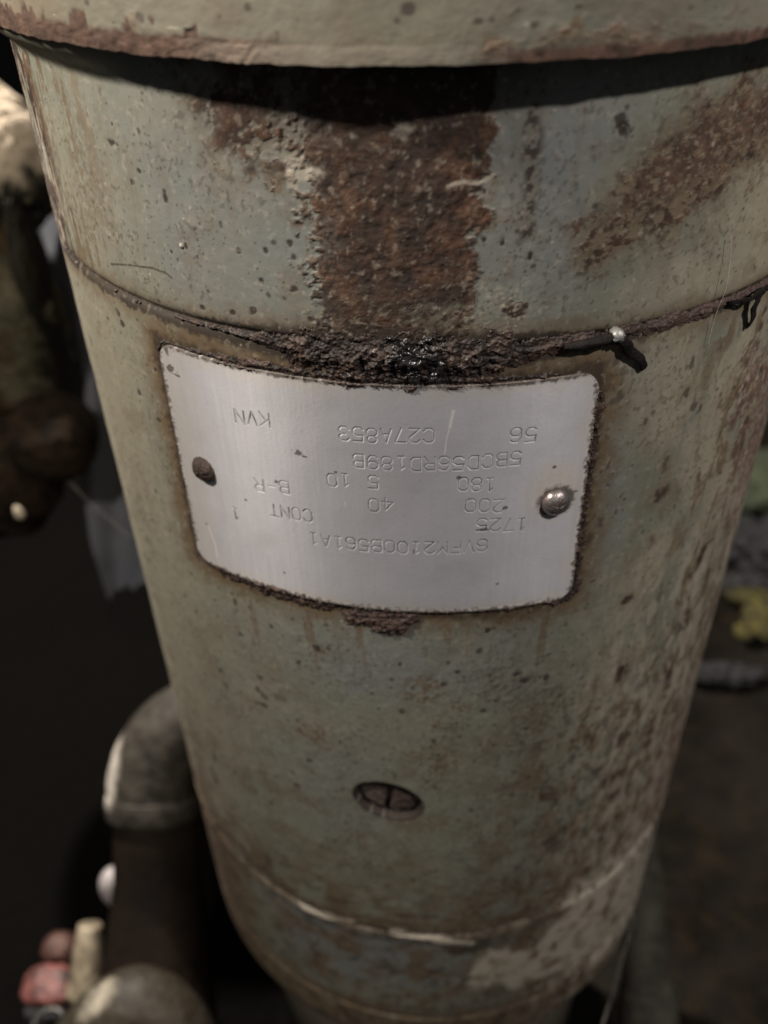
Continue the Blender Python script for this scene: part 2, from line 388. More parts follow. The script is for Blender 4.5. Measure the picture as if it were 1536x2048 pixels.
    ochre = mx(ochre, ss(0.10, 0.40, N(7, 6, 5, 172)+0.3*fine)*0.26)
    dark = mx(dark, ss(0.30, 0.48, N(75, 60, 4, 173)+0.5*big+0.3*mid)*0.4)
    pale = mx(pale, ss(0.30, 0.45, N(55, 50, 3, 174)+0.15*mid)*0.20)
    pale = mx(pale, lo*ss(0.25, 0.65, s)*ss(0.02, 0.26, N(26, 13, 6, 175))*ss(0.5, 1.0, -z)*0.50)
    dark = mx(dark, lo*ss(0.3, 0.7, s)*ss(0.26, 0.40, N(17, 10, 5, 176))*ss(0.5, 1.0, -z)*0.6)
    dark = mx(dark, lo*ss(0.2, 0.7, s)*ss(1.1, 1.9, -z)*ss(0.16, 0.4, N(11, 6, 4, 153))*0.45)
    pink = poly(s, z, [(1345, 1440), (1290, 1560), (1270, 1660), (1250, 1720), (1300, 1660), (1360, 1520), (1400, 1400)], 0.04, 0.04, 33, 14)
    rust = mx(rust, pink*0.7); tone = mx(tone, pink)
    # ---- lower shell: brown clouds and marks
    for i, (px, py, rx, ry, am) in enumerate([(620, 1470, .07, .08, .55), (845, 1380, .06, .07, .5), (905, 1430, .05, .06, .5), (870, 1530, .08, .12, .5), (650, 1720, .22, .06, .35), (800, 1740, .16, .06, .45), (1000, 1380, .10, .08, .35), (640, 1300, .03, .03, .55), (560, 1370, .08, .05, .35), (960, 1780, .16, .08, .5), (1020, 1500, .10, .10, .4), (1090, 1420, .10, .12, .4)]):
        k = blob(s, z, px, py, rx, ry, 0.8, 0.7, 300+i, 14)
        ochre = mx(ochre, k*min(1, am*1.5)*ss(-0.15, 0.25, fine+0.5*mid)); dark = mx(dark, k*spots(s, z, 0.017, 0.40, 0.002, 0.007, 60+i)*0.6)
    for i, (px, py, rx, ry) in enumerate([(527, 1393, .011, .012), (527, 1412, .020, .006), (520, 1355, .013, .010), (515, 1380, .006, .012), (430, 1515, .010, .022), (432, 1560, .011, .030), (424, 1540, .006, .02), (1048, 1362, .016, .008), (1092, 1357, .008, .012), (1036, 1348, .012, .006), (634, 1298, .012, .010), (470, 1205, .006, .012), (448, 1150, .012, .010), (975, 1262, .008, .008), (182, 683, .010, .014), (235, 625, .009, .010), (245, 648, .010, .008), (278, 785, .008, .008), (318, 840, .007, .005), (310, 740, .006, .006), (320, 737, .008, .006), (355, 868, .010, .02), (393, 1225, .006, .006), (570, 1144, .003, .003), (800, 1330, .004, .004), (915, 1345, .006, .005), (545, 1360, .004, .004), (1128, 738, .0, .0), (1135, 1190, .012, .012), (1145, 1178, .008, .014)]):
        if rx == 0: continue
        k = blob(s, z, px, py, rx, ry*1.3, 0.4, 0.5, 400+i, 50); dark = mx(dark, k*0.88); h -= 0.0008*k
    k = blob(s, z, 515, 1365, .055, .06, 0.8, 0.7, 440, 20); pale = mx(pale, k*0.22*ss(-0.2, 0.3, fine)); 
    k = blob(s, z, 555, 1395, .03, .02, 0.8, 0.4, 441, 20); dark = mx(dark, k*0.5)
    blue = mx(blue, lo*blob(s, z, 760, 1330, 0.36, 0.16, 0.9, 0.3, 442, 4)*0.75)  # pale blue sheen painted into the colour
    blue = mx(blue, lo*blob(s, z, 640, 1560, 0.20, 0.3, 0.9, 0.3, 443, 4)*0.5)
    blue = mx(blue, lo*blob(s, z, 1225, 960, 0.06, 0.4, 0.9, 0.3, 444, 5)*0.6)
    # ---- crevice dirt and stains round the plate and the seam
    p0, p1 = math.radians(-35.9), math.radians(19.7)
    dx = np.maximum(np.maximum(p0-s, s-p1), 0); dz = np.maximum(np.maximum(-0.696-z, z+0.079), 0)
    dp = np.hypot(dx, dz)
    ochre = mx(ochre, (1-ss(0.012, 0.11, dp+0.045*mid))*0.9*lo)
    dark = mx(dark, (1-ss(0.004, 0.034, dp+0.018*fine+0.014*mid))*0.8*lo)
    sb = abs(z-0.004-0.010*N(3, 0.1, 3, 160))
    wmid = 0.012+0.040*np.exp(-((s+0.08)/0.30)**2)
    sb2 = np.abs(z+0.010+0.0*s)
    dark = mx(dark, (1-ss(wmid*0.8, wmid*1.5, sb2+0.014*fine+0.008*mid))*0.85)
    ochre = mx(ochre, (1-ss(wmid, wmid+0.055, sb2+0.03*mid))*0.6)
    h -= 0.004*np.exp(-((z)/0.007)**2)
    run = lo*ss(0.12, 0.42, fbm(s*24, z*2.2, 4, 231)+0.25*fine)*(1-ss(0.0, 0.42, -0.70-z))*(z < -0.69)*ss(-0.66, -0.55, s)*(1-ss(0.34, 0.42, s))
    ochre = mx(ochre, run*0.8)
    ochre = mx(ochre, ss(0.20, 0.42, fbm(s*34, z*3.0, 4, 232)+0.2*big)*0.18)
    # ---- bottom of the lower shell, the end cover
    cap = (z < Z_LOW)
    near = np.exp(-((z-Z_LOW)/0.05)**2)
    ochre = mx(ochre, near*0.75*ss(-0.4, 0.2, mid+0.3)); dark = mx(dark, near*ss(-0.15, 0.3, mid)*0.75)
    sl = stroke(s, z, [(425, 1640), (470, 1695), (520, 1735), (560, 1765)], 0.014, 0.6, 0.5, 51, 20)
    dark = mx(dark, sl*0.85*ss(-0.3, 0.2, N(14, 14, 3, 52)))
    blue = mx(blue, cap*blob(s, z, 720, 1900, 0.42, 0.24, 0.5, 0.3, 53, 5)); 
    cream = np.where(cap, cream*0.4, cream)
    ck = poly(s, z, [(940, 1960), (980, 1900), (1060, 1900), (1110, 1860), (1130, 1790), (1200, 1740), (1290, 1640), (1310, 1700), (1260, 1860), (1160, 1930), (1050, 1965)], 0.03, 0.08, 54, 9)
    pale = mx(pale, ck*0.95*ss(-0.18, 0.12, N(14, 14, 4, 55)+0.1)); ochre = mx(ochre, cap*ss(0.1, 0.6, s)*ss(0.0, 0.25, N(11, 11, 4, 95))*0.9); cream = mx(cream, ck*0.9)
    rid = stroke(s, z, [(603, 1810), (640, 1826), (700, 1842)], 0.016, 0.5, 0.5, 91, 16)+stroke(s, z, [(785, 1864), (850, 1874), (940, 1885)], 0.016, 0.5, 0.5, 92, 16)  # ridge highlights along the lower seam, painted pale below
    pale = mx(pale, np.clip(rid, 0, 1)*0.62); h += 0.006*np.clip(rid, 0, 1); ochre = mx(ochre, stroke(s, z, [(600, 1800), (700, 1828), (850, 1852), (1000, 1840), (1140, 1795)], 0.022, 0.7, 0.5, 93, 12)*0.8)
    bandm = cap*(1-ss(-2.88, -2.72, z+0.06*mid))
    ochre = mx(ochre, bandm*0.85*ss(-0.5, 0.15, mid+0.2)); dark = mx(dark, bandm*ss(0.0, 0.35, N(14, 10, 4, 56))*0.6)
    cream = mx(cream, bandm*ss(0.1, 0.35, N(9, 20, 4, 57))*0.6)
    side = cap*(1-ss(-0.85, -0.60, s+0.1*mid)); ochre = mx(ochre, side*0.8); rust = mx(rust, side*ss(0, 0.3, mid)*0.6)
    lowl = lo*(1-ss(-0.95, -0.75, s+0.05*mid))*ss(1.5, 2.0, -z); rust = mx(rust, lowl*0.6*ss(-0.2, 0.2, mid)); tone = mx(tone, lowl*0.6)
    ochre = mx(ochre, cap*blob(s, z, 1010, 1850, 0.12, 0.10, 0.7, 0.6, 58, 12)*0.8); dark = mx(dark, cap*blob(s, z, 960, 1895, 0.06, 0.05, 0.6, 0.6, 59, 20)*0.7)
    lowb = lo*ss(1.75, 2.15, -z+0.05*mid)*(1-ss(2.229, 2.26, -z)); ochre = mx(ochre, lowb*ss(-0.25, 0.2, N(9, 14, 5, 220))*0.85); dark = mx(dark, lowb*ss(0.1, 0.35, N(12, 18, 4, 221))*0.5)
    ochre = mx(ochre, cap*ss(-0.05, 0.25, N(8, 9, 5, 222)+0.25*fine)*0.8); dark = mx(dark, cap*ss(0.14, 0.36, N(13, 13, 4, 223))*0.5)
    h += mid*0.0006+big*0.0025+fine*0.0003*(1+2*rust)
    return rust, dark, cream, pale, grease, tone, blue, ochre, h

DEG = math.pi/180
dense = np.linspace(-88, 88, 1130)
coarse = np.arange(92, 268, 4.0)
THETA = np.concatenate([dense, coarse])*DEG
motor = empty("electric_motor", (0, 0, Z_END*S))
tag(motor, "rusted green grey cylindrical electric motor with an upside down aluminium nameplate", "electric motor")

SCREW = on(776, 1603)
def shell(name, zs, rad, extra=None):
    s, z = np.meshgrid(THETA, zs); s = s.astype(np.float32); z = z.astype(np.float32)
    rust, dark, cream, pale, grease, tone, blue, ochre, h = wear(np.where(s > math.pi, s-2*math.pi, s), z)
    r = rad(z)+h
    if name == "upper_shell":
        sl = np.where(s > math.pi, s-2*math.pi, s); r = r+0.066*ss(0.435, 0.518, z)*(1-ss(-0.64, -0.50, sl))
    if extra is not None: r, dark = extra(s, z, r, dark)
    V = cylpos(s, z, r)
    return mesh_np(name, V, grid_faces(len(zs), len(THETA), True)[:, ::-1], M_PAINT, motor, True,
                   {'wear': np.stack([rust, dark, cream, pale], -1).reshape(-1, 4), 'tint': np.stack([grease, tone, blue, ochre], -1).reshape(-1, 4)})
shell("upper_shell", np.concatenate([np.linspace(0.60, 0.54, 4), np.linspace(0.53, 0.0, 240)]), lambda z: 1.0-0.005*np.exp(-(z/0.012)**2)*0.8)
def screw_pit(s, z, r, dark):
    dx = s-SCREW[0]; d = np.hypot(dx/1.18, z-SCREW[1]+0.13*dx)/0.086
    r = r-0.040*(1-ss(0.90, 1.0, d))
    dark = np.maximum(dark, (1-ss(1.0, 1.10, d+0.05*fbm(s*30, z*30, 3, 4))))
    return r, dark
zl = np.concatenate([np.linspace(-0.0005, -0.8, 330), np.linspace(-0.8025, -1.6, 300)[1:], np.linspace(-1.6035, Z_LOW+0.0005, 170)[1:]])
shell("lower_shell", zl, lambda z: 1.0-0.004*np.exp(-(z/0.012)**2)-0.008*np.exp(-((z-Z_LOW)/0.010)**2), screw_pit)
def cap_rad(z):
    t = np.clip((-3.04-z)/0.20, 0, 1)
    return 1.0+0.003*np.exp(-((z-(Z_LOW-0.035))/0.018)**2)-0.012*np.exp(-((z-Z_LOW)/0.008)**2)-0.010*np.exp(-((z+2.86)/0.012)**2)-0.17*(1-np.sqrt(np.clip(1-t*t, 0, 1)))
zc = np.concatenate([np.linspace(Z_LOW-0.0005, -2.4, 70), np.linspace(-2.405, Z_END, 150)])
shell("end_cover", zc, cap_rad)
# underside of the end cover and the foot it stands on
def lathe(name, prof, mat, parent=None, n=96, centre=(0, 0, 0), axis=None, smooth=True, attrs=False):
    prof = np.array(prof, float); a = np.linspace(0, 2*np.pi, n, endpoint=False)
    L = np.stack([prof[:, None, 0]*np.cos(a), prof[:, None, 0]*np.sin(a), np.repeat(prof[:, 1:2], n, 1)], -1).reshape(-1, 3)
    if axis is not None:
        q = Vector((0, 0, 1)).rotation_difference(Vector(axis)); L = L@np.array(q.to_matrix()).T
    V = L+np.array(centre)
    F = grid_faces(len(prof), n, True)
    return mesh_np(name, V, F, mat, parent, smooth, {'wear': np.tile([0.15, 0.15, 0.25, 0.1], (len(V), 1)), 'tint': np.tile([0, 0, 0, 0.45], (len(V), 1))} if attrs else None)
M_DARKIRON = simple("dark_rusty_iron", (0.020, 0.013, 0.009), (0.060, 0.036, 0.022), 60, 0.8)
lathe("foot_ring", [(0.0, Z_END+0.02), (0.832, Z_END+0.02), (0.822, Z_END-0.02), (0.82, Z_END-0.10), (0.82, Z_END-0.35), (0.82, -4.9), (0.0, -4.9)][::-1], M_PAINT, motor, attrs=True)

# ---- flange (end bell) with the overhanging lip
def flange():
    zs = np.concatenate([np.linspace(1.9, 0.80, 12), np.linspace(0.79, 0.548, 150), np.linspace(0.5465, 0.516, 26), [0.512, 0.509]])
    s, z = np.meshgrid(THETA, zs); s = s.astype(np.float32); z = z.astype(np.float32); s = np.where(s > math.pi, s-2*math.pi, s)
    r0 = 1.080-0.004*np.clip((0.550-z)/0.036, 0, 1)**1.6
    r0 = np.where(z < 0.514, np.where(z < 0.511, 0.985, 1.045), r0)
    mid = fbm(s*18, z*18, 5, 12); fine = fbm(s*60, z*60, 4, 13); big = fbm(s*4, z*4, 4, 14); vf = fbm(s*110, z*110, 3, 15)
    mx = np.maximum; Z = np.zeros(s.shape, np.float32)
    rust, dark, cream, pale, ochre, tone = Z.copy(), Z.copy(), Z.copy(), Z.copy(), Z.copy(), Z.copy()
    e = z-0.548                                          # height above the start of the bevel
    chipn = fbm(s*22, z*8, 4, 16)
    chipL = (1-ss(0.0, 0.012, e-0.024*ss(0.05, 0.3, chipn)+0.004))*(1-ss(-0.27, -0.16, s))
    rust = mx(rust, chipL); dark = mx(dark, chipL*0.35*ss(-0.1, 0.3, fine+0.1)); tone = mx(tone, chipL*0.15); dark = mx(dark, chipL*0.35)
    edgeR = ss(0.02, 0.16, s)*(1-ss(-0.018, -0.008, e+0.006*fine))
    rust = mx(rust, edgeR); tone = mx(tone, 0.5+Z); dark = mx(dark, edgeR*ss(0.0, 0.3, mid)*0.6)
    stR = ss(0.03, 0.14, s)*(1-ss(0.015, 0.065, e-0.035*ss(0.0, 0.4, fbm(s*9, z*7, 3, 17))))*ss(-0.05, 0.3, mid+0.5*fbm(s*7, z*3, 3, 18))
    ochre = mx(ochre, stR*0.85); rust = mx(rust, stR*ss(0.15, 0.4, fine)*0.6)
    cream = mx(cream, ss(0.45, 0.65, s)*(1-ss(0.03, 0.10, e+0.03*mid))*0.8)
    dark = mx(dark, ss(0.50, 0.60, s)*(1-ss(-0.002, 0.014, e+0.016*mid))*0.85)
    rim = (1-ss(-0.005, 0.0, e))*ss(-0.42, -0.25, s)*(1-ss(0.0, 0.14, s)); pale = mx(pale, rim*0.32)  # pale dust, and the lit edge of the bevel painted in
    for i, (px, py, rx, ry) in enumerate([(495, 15, .006, .006), (955, 42, .006, .005), (1380, 15, .006, .006), (173, 5, .006, .006), (815, 15, .010, .010), (1070, 50, .006, .006), (280, 35, .010, .008)]):
        dark = mx(dark, blob(s, z, px, py, rx, ry, 0.4, 0.5, 500+i, 50, 1.08)*0.7)
    for i, (px, py, rx, ry, am) in enumerate([(985, 95, .035, .022, .8), (1125, 82, .05, .016, .6), (1250, 75, .09, .022, .7), (270, 48, .02, .015, .5), (1390, 75, .05, .03, .5)]):
        k = blob(s, z, px, py, rx, ry, 0.7, 0.6, 520+i, 24, 1.08); ochre = mx(ochre, k*am); rust = mx(rust, k*am*ss(0.0, 0.3, fine)*0.8)
    pale = mx(pale, spots(s, z, 0.05, 0.06, 0.002, 0.005, 20)*0.4); dark = mx(dark, spots(s, z, 0.035, 0.10, 0.002, 0.005, 21)*0.6)
    cream = mx(cream, (1-ss(-0.9, -0.4, s))*0.45)  # cream towards the left paints in the warm side light
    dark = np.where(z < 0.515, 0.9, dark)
    r = r0+0.0012*mid+0.0025*big+0.0006*fine-0.003*chipL*(0.6+fine)-0.0015*edgeR
    ochre = mx(ochre, 0.22+0.25*ss(-0.2, 0.4, big+0.5*mid)); blue = 0.25*ss(-0.5, 0.5, big)
    z = z+np.where(z < 0.56, 1.0, 0.0)*(0.004*fbm(s*14, s*3, 4, 19)+0.003*np.clip(fbm(s*40, s*9, 4, 23), -0.3, 1)*(s < -0.2))
    V = cylpos(s, z, r)
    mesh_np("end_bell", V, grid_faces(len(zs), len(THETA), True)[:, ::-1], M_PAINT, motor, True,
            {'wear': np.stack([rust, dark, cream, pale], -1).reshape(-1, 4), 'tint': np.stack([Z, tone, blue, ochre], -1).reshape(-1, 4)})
flange()
lathe("bell_top", [(1.075, 1.88), (1.05, 1.93), (0.7, 2.0), (0.0, 2.02)], M_PAINT, motor, attrs=True)

# ------------------------------------------------------------------ nameplate with stamped lettering
G = {  # stroke letters on a 4 x 6 grid
 '0': [[(0,1.2),(0,4.8),(1,6),(3,6),(4,4.8),(4,1.2),(3,0),(1,0),(0,1.2)]],
 '1': [[(1,4.8),(2.1,6),(2.1,0)],[(1,0),(3.2,0)]],
 '2': [[(0,4.9),(1,6),(3,6),(4,4.9),(4,3.9),(0,0),(4,0)]],
 '3': [[(0,5),(1,6),(3,6),(4,5),(4,4),(2.8,3.1),(1.6,3.1)],[(2.8,3.1),(4,2),(4,1),(3,0),(1,0),(0,1)]],
 '4': [[(3,0),(3,6),(0,2),(4.2,2)]],
 '5': [[(4,6),(0.3,6),(0.1,3.4),(2.6,3.6),(4,2.6),(4,1),(3,0),(1,0),(0,0.9)]],
 '6': [[(3.8,5.3),(3,6),(1.2,6),(0,4.4),(0,1),(1,0),(3,0),(4,1),(4,2.3),(3,3.4),(1,3.4),(0,2.3)]],
 '7': [[(0,6),(4,6),(1.6,0)]],
 '8': [[(1,3.2),(0.2,4.2),(0.2,5.1),(1,6),(3,6),(3.8,5.1),(3.8,4.2),(3,3.2),(1,3.2),(0,2.2),(0,1),(1,0),(3,0),(4,1),(4,2.2),(3,3.2)]],
 '9': [[(0.2,0.7),(1,0),(2.8,0),(4,1.6),(4,5),(3,6),(1,6),(0,5),(0,3.7),(1,2.6),(3,2.6),(4,3.7)]],
 'A': [[(0,0),(2,6),(4,0)],[(0.8,2.2),(3.2,2.2)]],
 'B': [[(0,0),(0,6),(3,6),(3.8,5.2),(3.8,4),(3,3.2),(0,3.2)],[(3,3.2),(4,2.2),(4,0.9),(3,0),(0,0)]],
 'C': [[(4,4.8),(3,6),(1,6),(0,4.8),(0,1.2),(1,0),(3,0),(4,1.2)]],
 'D': [[(0,0),(0,6),(2.8,6),(4,4.6),(4,1.4),(2.8,0),(0,0)]],
 'F': [[(0,0),(0,6),(4,6)],[(0,3.2),(2.8,3.2)]],
 'K': [[(0,0),(0,6)],[(4,6),(0,2.4)],[(1.4,3.6),(4,0)]],
 'M': [[(0,0),(0,6),(2,2.6),(4,6),(4,0)]],
 'N': [[(0,0),(0,6),(4,0),(4,6)]],
 'O': [[(0,1.2),(0,4.8),(1,6),(3,6),(4,4.8),(4,1.2),(3,0),(1,0),(0,1.2)]],
 'P': [[(0,0),(0,6),(3,6),(4,5),(4,3.9),(3,3),(0,3)]],
 'R': [[(0,0),(0,6),(3,6),(4,5),(4,4),(3,3.1),(0,3.1)],[(2.2,3.1),(4,0)]],
 'T': [[(0,6),(4,6)],[(2,6),(2,0)]],
 'V': [[(0,6),(2,0),(4,6)]],
 '-': [[(0.6,3),(3.4,3)]],
}
# text, where its first and last letters' outer edges lie (right to left, stamped plate is mounted upside down), ink
ROWS = [("56", (1071, 866), (1019, 868), .55), ("C27A853", (868, 868), (680, 864), .28), ("KVN", (541, 838), (473, 829), .6),
        ("5BCD56RD189B", (1040, 914), (709, 919), .30), ("180", (988, 966), (916, 966), .42), ("5", (757, 962), (735, 962), .35),
        ("10", (701, 958), (657, 957), .5), ("B-R", (580, 974), (512, 966), .30), ("200", (1006, 1008), (930, 1008), .5),
        ("40", (787, 1006), (739, 1007), .5), ("1725", (1051, 1045), (953, 1047), .55), ("CONT", (626, 1030), (543, 1016), .75),
        ("1", (481, 1028), (464, 1025), .8), ("6VFM2100B561A1", (973, 1088), (621, 1073), .5)]
PA0, PA1, PZ0, PZ1 = -35.75*DEG, 19.75*DEG, -0.6955, -0.0790
def nameplate():
    nc, nr = 1180, 640
    a = np.linspace(PA0, PA1, nc); b = np.linspace(PZ1, PZ0, nr)
    s, z = np.meshgrid(a, b)
    # rounded, slightly nibbled corners and edges
    cx, cz = (PA0+PA1)/2, (PZ0+PZ1)/2; hx, hz = (PA1-PA0)/2, (PZ1-PZ0)/2
    rc = 0.045
    qx, qz = np.abs(s-cx)-(hx-rc), np.abs(z-cz)-(hz-rc)
    L = np.hypot(np.maximum(qx, 0), np.maximum(qz, 0)); out = (qx > 0) & (qz > 0) & (L > rc)
    k = np.where(out, rc/np.maximum(L, 1e-9), 1)
    s = np.where(out, cx+np.sign(s-cx)*((hx-rc)+qx*k), s); z = np.where(out, cz+np.sign(z-cz)*((hz-rc)+qz*k), z)
    s = s.astype(np.float32); z = z.astype(np.float32)
    depth = np.zeros(s.shape, np.float32); ink = depth.copy()
    H = 0.0335; rng = random.Random(3)
    for txt, p0, p1, am in ROWS:
        (s0, z0), (s1, z1) = on(*p0), on(*p1); n = len(txt)
        adv = (s0-s1)/(n-0.28) if n > 1 else 0.026
        w = adv*0.72 if n > 1 else 0.020
        w = min(w, 0.0225)
        for i, ch in enumerate(txt):
            x0 = s0-i*adv; f = i/max(n-1, 1); zc = z0+(z1-z0)*f
            jx, jz, ja = rng.uniform(-.0006, .0006), rng.uniform(-.0012, .0012), am*rng.uniform(0.55, 1.25)
            dp = rng.uniform(0.8, 1.1)
            for line in G[ch]:
                P = [(x0-gx/4*w+jx, zc-(gy/6-0.5)*H+jz) for gx, gy in line]
                kk = stroke(s, z, P, 0.0016, 0.9, raw=True)
                depth = np.maximum(depth, kk*dp)
                lo = ss(-0.15, 0.25, fbm(s*45, z*45, 3, 90))
                ink = np.maximum(ink, stroke(s, z, P, 0.0012, 0.8, raw=True)*min(1, ja*1.6)*(0.25+0.75*lo))
    mid = fbm(s*16, z*16, 5, 62); fine = fbm(s*60, z*60, 4, 63); vf = fbm(s*120, z*120, 3, 64); brush = fbm(s*90, z*4, 4, 65)
    d = np.minimum(np.minimum(s-PA0, PA1-s), np.minimum(z-PZ0, PZ1-z))
    edge = (1-ss(0.001, 0.012, d+0.012*fine+0.006*vf))
    dirt = edge*0.85
    for i, (px, py, rx, ry) in enumerate([(600, 903, .009, .007), (585, 897, .002, .002), (610, 910, .006, .003), (556, 961, .006, .005), (1107, 932, .005, .004), (993, 1165, .004, .004), (571, 1143, .003, .003), (1010, 1012, .006, .004), (919, 952, .006, .004), (673, 941, .004, .004), (345, 735, .014, .010), (357, 748, .012, .004), (338, 700, .009, .010), (416, 1045, .003, .004), (494, 997, .003, .003), (1188, 770, .006, .009), (966, 1056, .012, .004), (1148, 980, .005, .003), (828, 1100, .002, .010)]):
        dirt = np.maximum(dirt, blob(s, z, px, py, rx, ry, 0.4, 0.8, 600+i, 60)*0.85)
    for (px, py, w) in ((1110, 1000, .047), (411, 936, .035)):
        c = on(px, py); dd = np.hypot(s-c[0], z-c[1]); dirt = np.maximum(dirt, (1-ss(w*0.75, w*1.05, dd+0.010*fine))*0.9)
    c = on(1110, 1000)
    stain_sheen = (1-ss(0.03, 0.10, np.hypot((s-c[0])*1.0, (z-c[1]-0.03)*0.9)+0.02*mid))*0.5
    stain_sheen = np.maximum(stain_sheen, (1-ss(0.0, 0.16, s-PA0+0.03*mid))*0.35)  # reflection of the left light painted cream at this end
    stain_sheen = np.maximum(stain_sheen, (1-ss(0.0, 0.05, d+0.03*mid))*0.35)
    scr = np.zeros_like(s)
    for P, w in (([(906, 820), (903, 836), (900, 850)], .0032), ([(899, 852), (893, 875), (889, 905)], .0012), ([(420, 1050), (433, 1085), (438, 1110)], .002), ([(690, 1000), (692, 1010)], .0006)):
        scr = np.maximum(scr, stroke(s, z, P, w, 0.7, 0.3, 6))
    dust = ss(0.0, 0.5, fbm(s*5, z*5, 4, 67)+0.2*brush)
    r = 1.0055-0.0010*depth+0.0002*mid+0.00006*brush+0.0012*fbm(s*3, z*3, 3, 68)+0.0006*edge*fine
    r = r+0.0008*ss(0.010, 0.0, d)
    V = cylpos(s, z, r).reshape(nr, nc, 3)
    # skirt down to the shell
    W = np.pad(V, ((1, 1), (1, 1), (0, 0)), 'edge')
    rr = np.hypot(W[..., 0], W[..., 1]); msk = np.ones(rr.shape, bool); msk[1:-1, 1:-1] = False
    kf = np.where(msk, 0.994/rr, 1.0); W[..., 0] *= kf; W[..., 1] *= kf
    pad = lambda A: np.pad(A, ((1, 1), (1, 1)), 'edge')
    A = np.stack([pad(ink), pad(dirt), pad(stain_sheen), pad(scr)], -1).reshape(-1, 4)
    B = np.stack([pad(dust), pad(brush*0.5+0.5), pad(edge), pad(edge)], -1).reshape(-1, 4)
    t = NT("dull_aluminium")
    ink_, dirt_, stain_sheen_, scr_ = t.attr("mark"); dust_, br_, _, _ = t.attr("film")
    n2 = t.noise(260, 6, 0.65); n3 = t.noise(1500, 3, 0.7); nb = t.noise(40, 6, 0.6)
    base = t.mix(t.ramp(nb, [(0.3, 0.0), (0.7, 1.0)]), (0.45, 0.45, 0.485), (0.52, 0.52, 0.55))
    base = t.mix(t.math('MULTIPLY', dust_, 0.30), base, (0.36, 0.355, 0.365))
    base = t.mix(t.math('MULTIPLY', t.ramp(n3, [(0.56, 0.0), (0.72, 1.0)]), 0.18), base, (0.25, 0.23, 0.21))
    base = t.mix(stain_sheen_, base, (0.50, 0.44, 0.34))
    base = t.mix(ink_, base, (0.035, 0.030, 0.028))
    base = t.mix(t.math("MULTIPLY", scr_, 0.6), base, (0.80, 0.79, 0.76))
    base = t.mix(dirt_, base, t.mix(n2, (0.015, 0.010, 0.007), (0.09, 0.055, 0.032)))
    met = t.math('MULTIPLY', t.math('SUBTRACT', 1.0, dirt_), 0.34)
    ro = t.mix(dirt_, t.ramp(br_, [(0.2, 0.50), (0.8, 0.56)]), (0.8, 0.8, 0.8))
    nn = t.bump(n3, 0.00005, 0.4); t.out(base, ro, met, nn)
    t.b.inputs['Anisotropic'].default_value = 0.85; t.b.inputs['Anisotropic Rotation'].default_value = 0.25
    geo = t.node('ShaderNodeNewGeometry'); sx = t.node('ShaderNodeSeparateXYZ'); t.link(geo.outputs['Position'], sx.inputs[0])
    cx_ = t.node('ShaderNodeCombineXYZ'); t.link(t.math('MULTIPLY', sx.outputs[1], -1.0), cx_.inputs[0]); t.link(sx.outputs[0], cx_.inputs[1])
    tn = t.node('ShaderNodeVectorMath', operation='NORMALIZE'); t.link(cx_.outputs[0], tn.inputs[0]); t.link(tn.outputs[0], t.b.inputs['Tangent'])
    return mesh_np("nameplate", W.reshape(-1, 3), grid_faces(nr+2, nc+2)[:, ::-1], t.m, motor, True, {'mark': A, 'film': B})
plate = nameplate()

def radial(s, z, r): return np.array([r*math.sin(s), -r*math.cos(s), z])
def disc(name, s, z, r0, prof, mat, parent, n=48, wob=0.0, seed=1):
    """turned part on the shell, axis along the outward normal; prof = (radius, height)"""
    nrm = np.array([math.sin(s), -math.cos(s), 0.0]); tx = np.array([math.cos(s), math.sin(s), 0.0]); tz = np.array([0, 0, 1.0])
    a = np.linspace(0, 2*np.pi, n, endpoint=False); V = []
    rg = np.random.RandomState(seed)
    for i, (rad, hh) in enumerate(prof):
        w = 1+wob*pn(np.cos(a)*2.2+seed, np.sin(a)*2.2+i*0.25, seed)
        V.append(radial(s, z, r0)+np.outer(rad*w*np.cos(a), tx)+np.outer(rad*w*np.sin(a), tz)+np.outer(hh*(1+wob*2*pn(np.cos(a)*3+i*.4, np.sin(a)*3, seed+3)), nrm))
    V = np.concatenate(V); F = grid_faces(len(prof), n, True)
    return mesh_np(name, V, F, mat, parent, True)
def dome(R, H, k=10): return [(R*1.02, -0.006), (R, 0.0)]+[(R*math.cos(i/k*math.pi/2), H*math.sin(i/k*math.pi/2)) for i in range(1, k)]+[(0.0004, H)]
M_RIVETRUST = simple("rusty_rivet", (0.022, 0.015, 0.012), (0.085, 0.058, 0.048), 330, 0.62, 0.3, 0.0009)
t = NT("worn_steel_rivet")
nz = t.noise(160, 6, 0.7); nn = t.noise(500, 4, 0.7)
tc = t.ramp(nz, [(0.46, (0.32, 0.29, 0.28)), (0.56, (0.16, 0.125, 0.11)), (0.66, (0.06, 0.04, 0.03))])
M_RIVET = t.out(tc, t.ramp(nz, [(0.4, 0.27), (0.6, 0.6)]), 0.8, t.bump(nn, 0.0003, 0.6))
sl_, zl_ = on(411, 936); o = disc("rivet", sl_, zl_, 1.006, dome(0.032, 0.019), M_RIVETRUST, plate, 64, 0.10, 3); tag(o, "brown rusted rivet at the left end of the nameplate")
sr_, zr_ = on(1110, 1001); o = disc("rivet", sr_, zr_, 1.006, dome(0.033, 0.022), M_RIVET, plate, 64, 0.05, 5); tag(o, "shiny domed rivet at the right end of the nameplate")

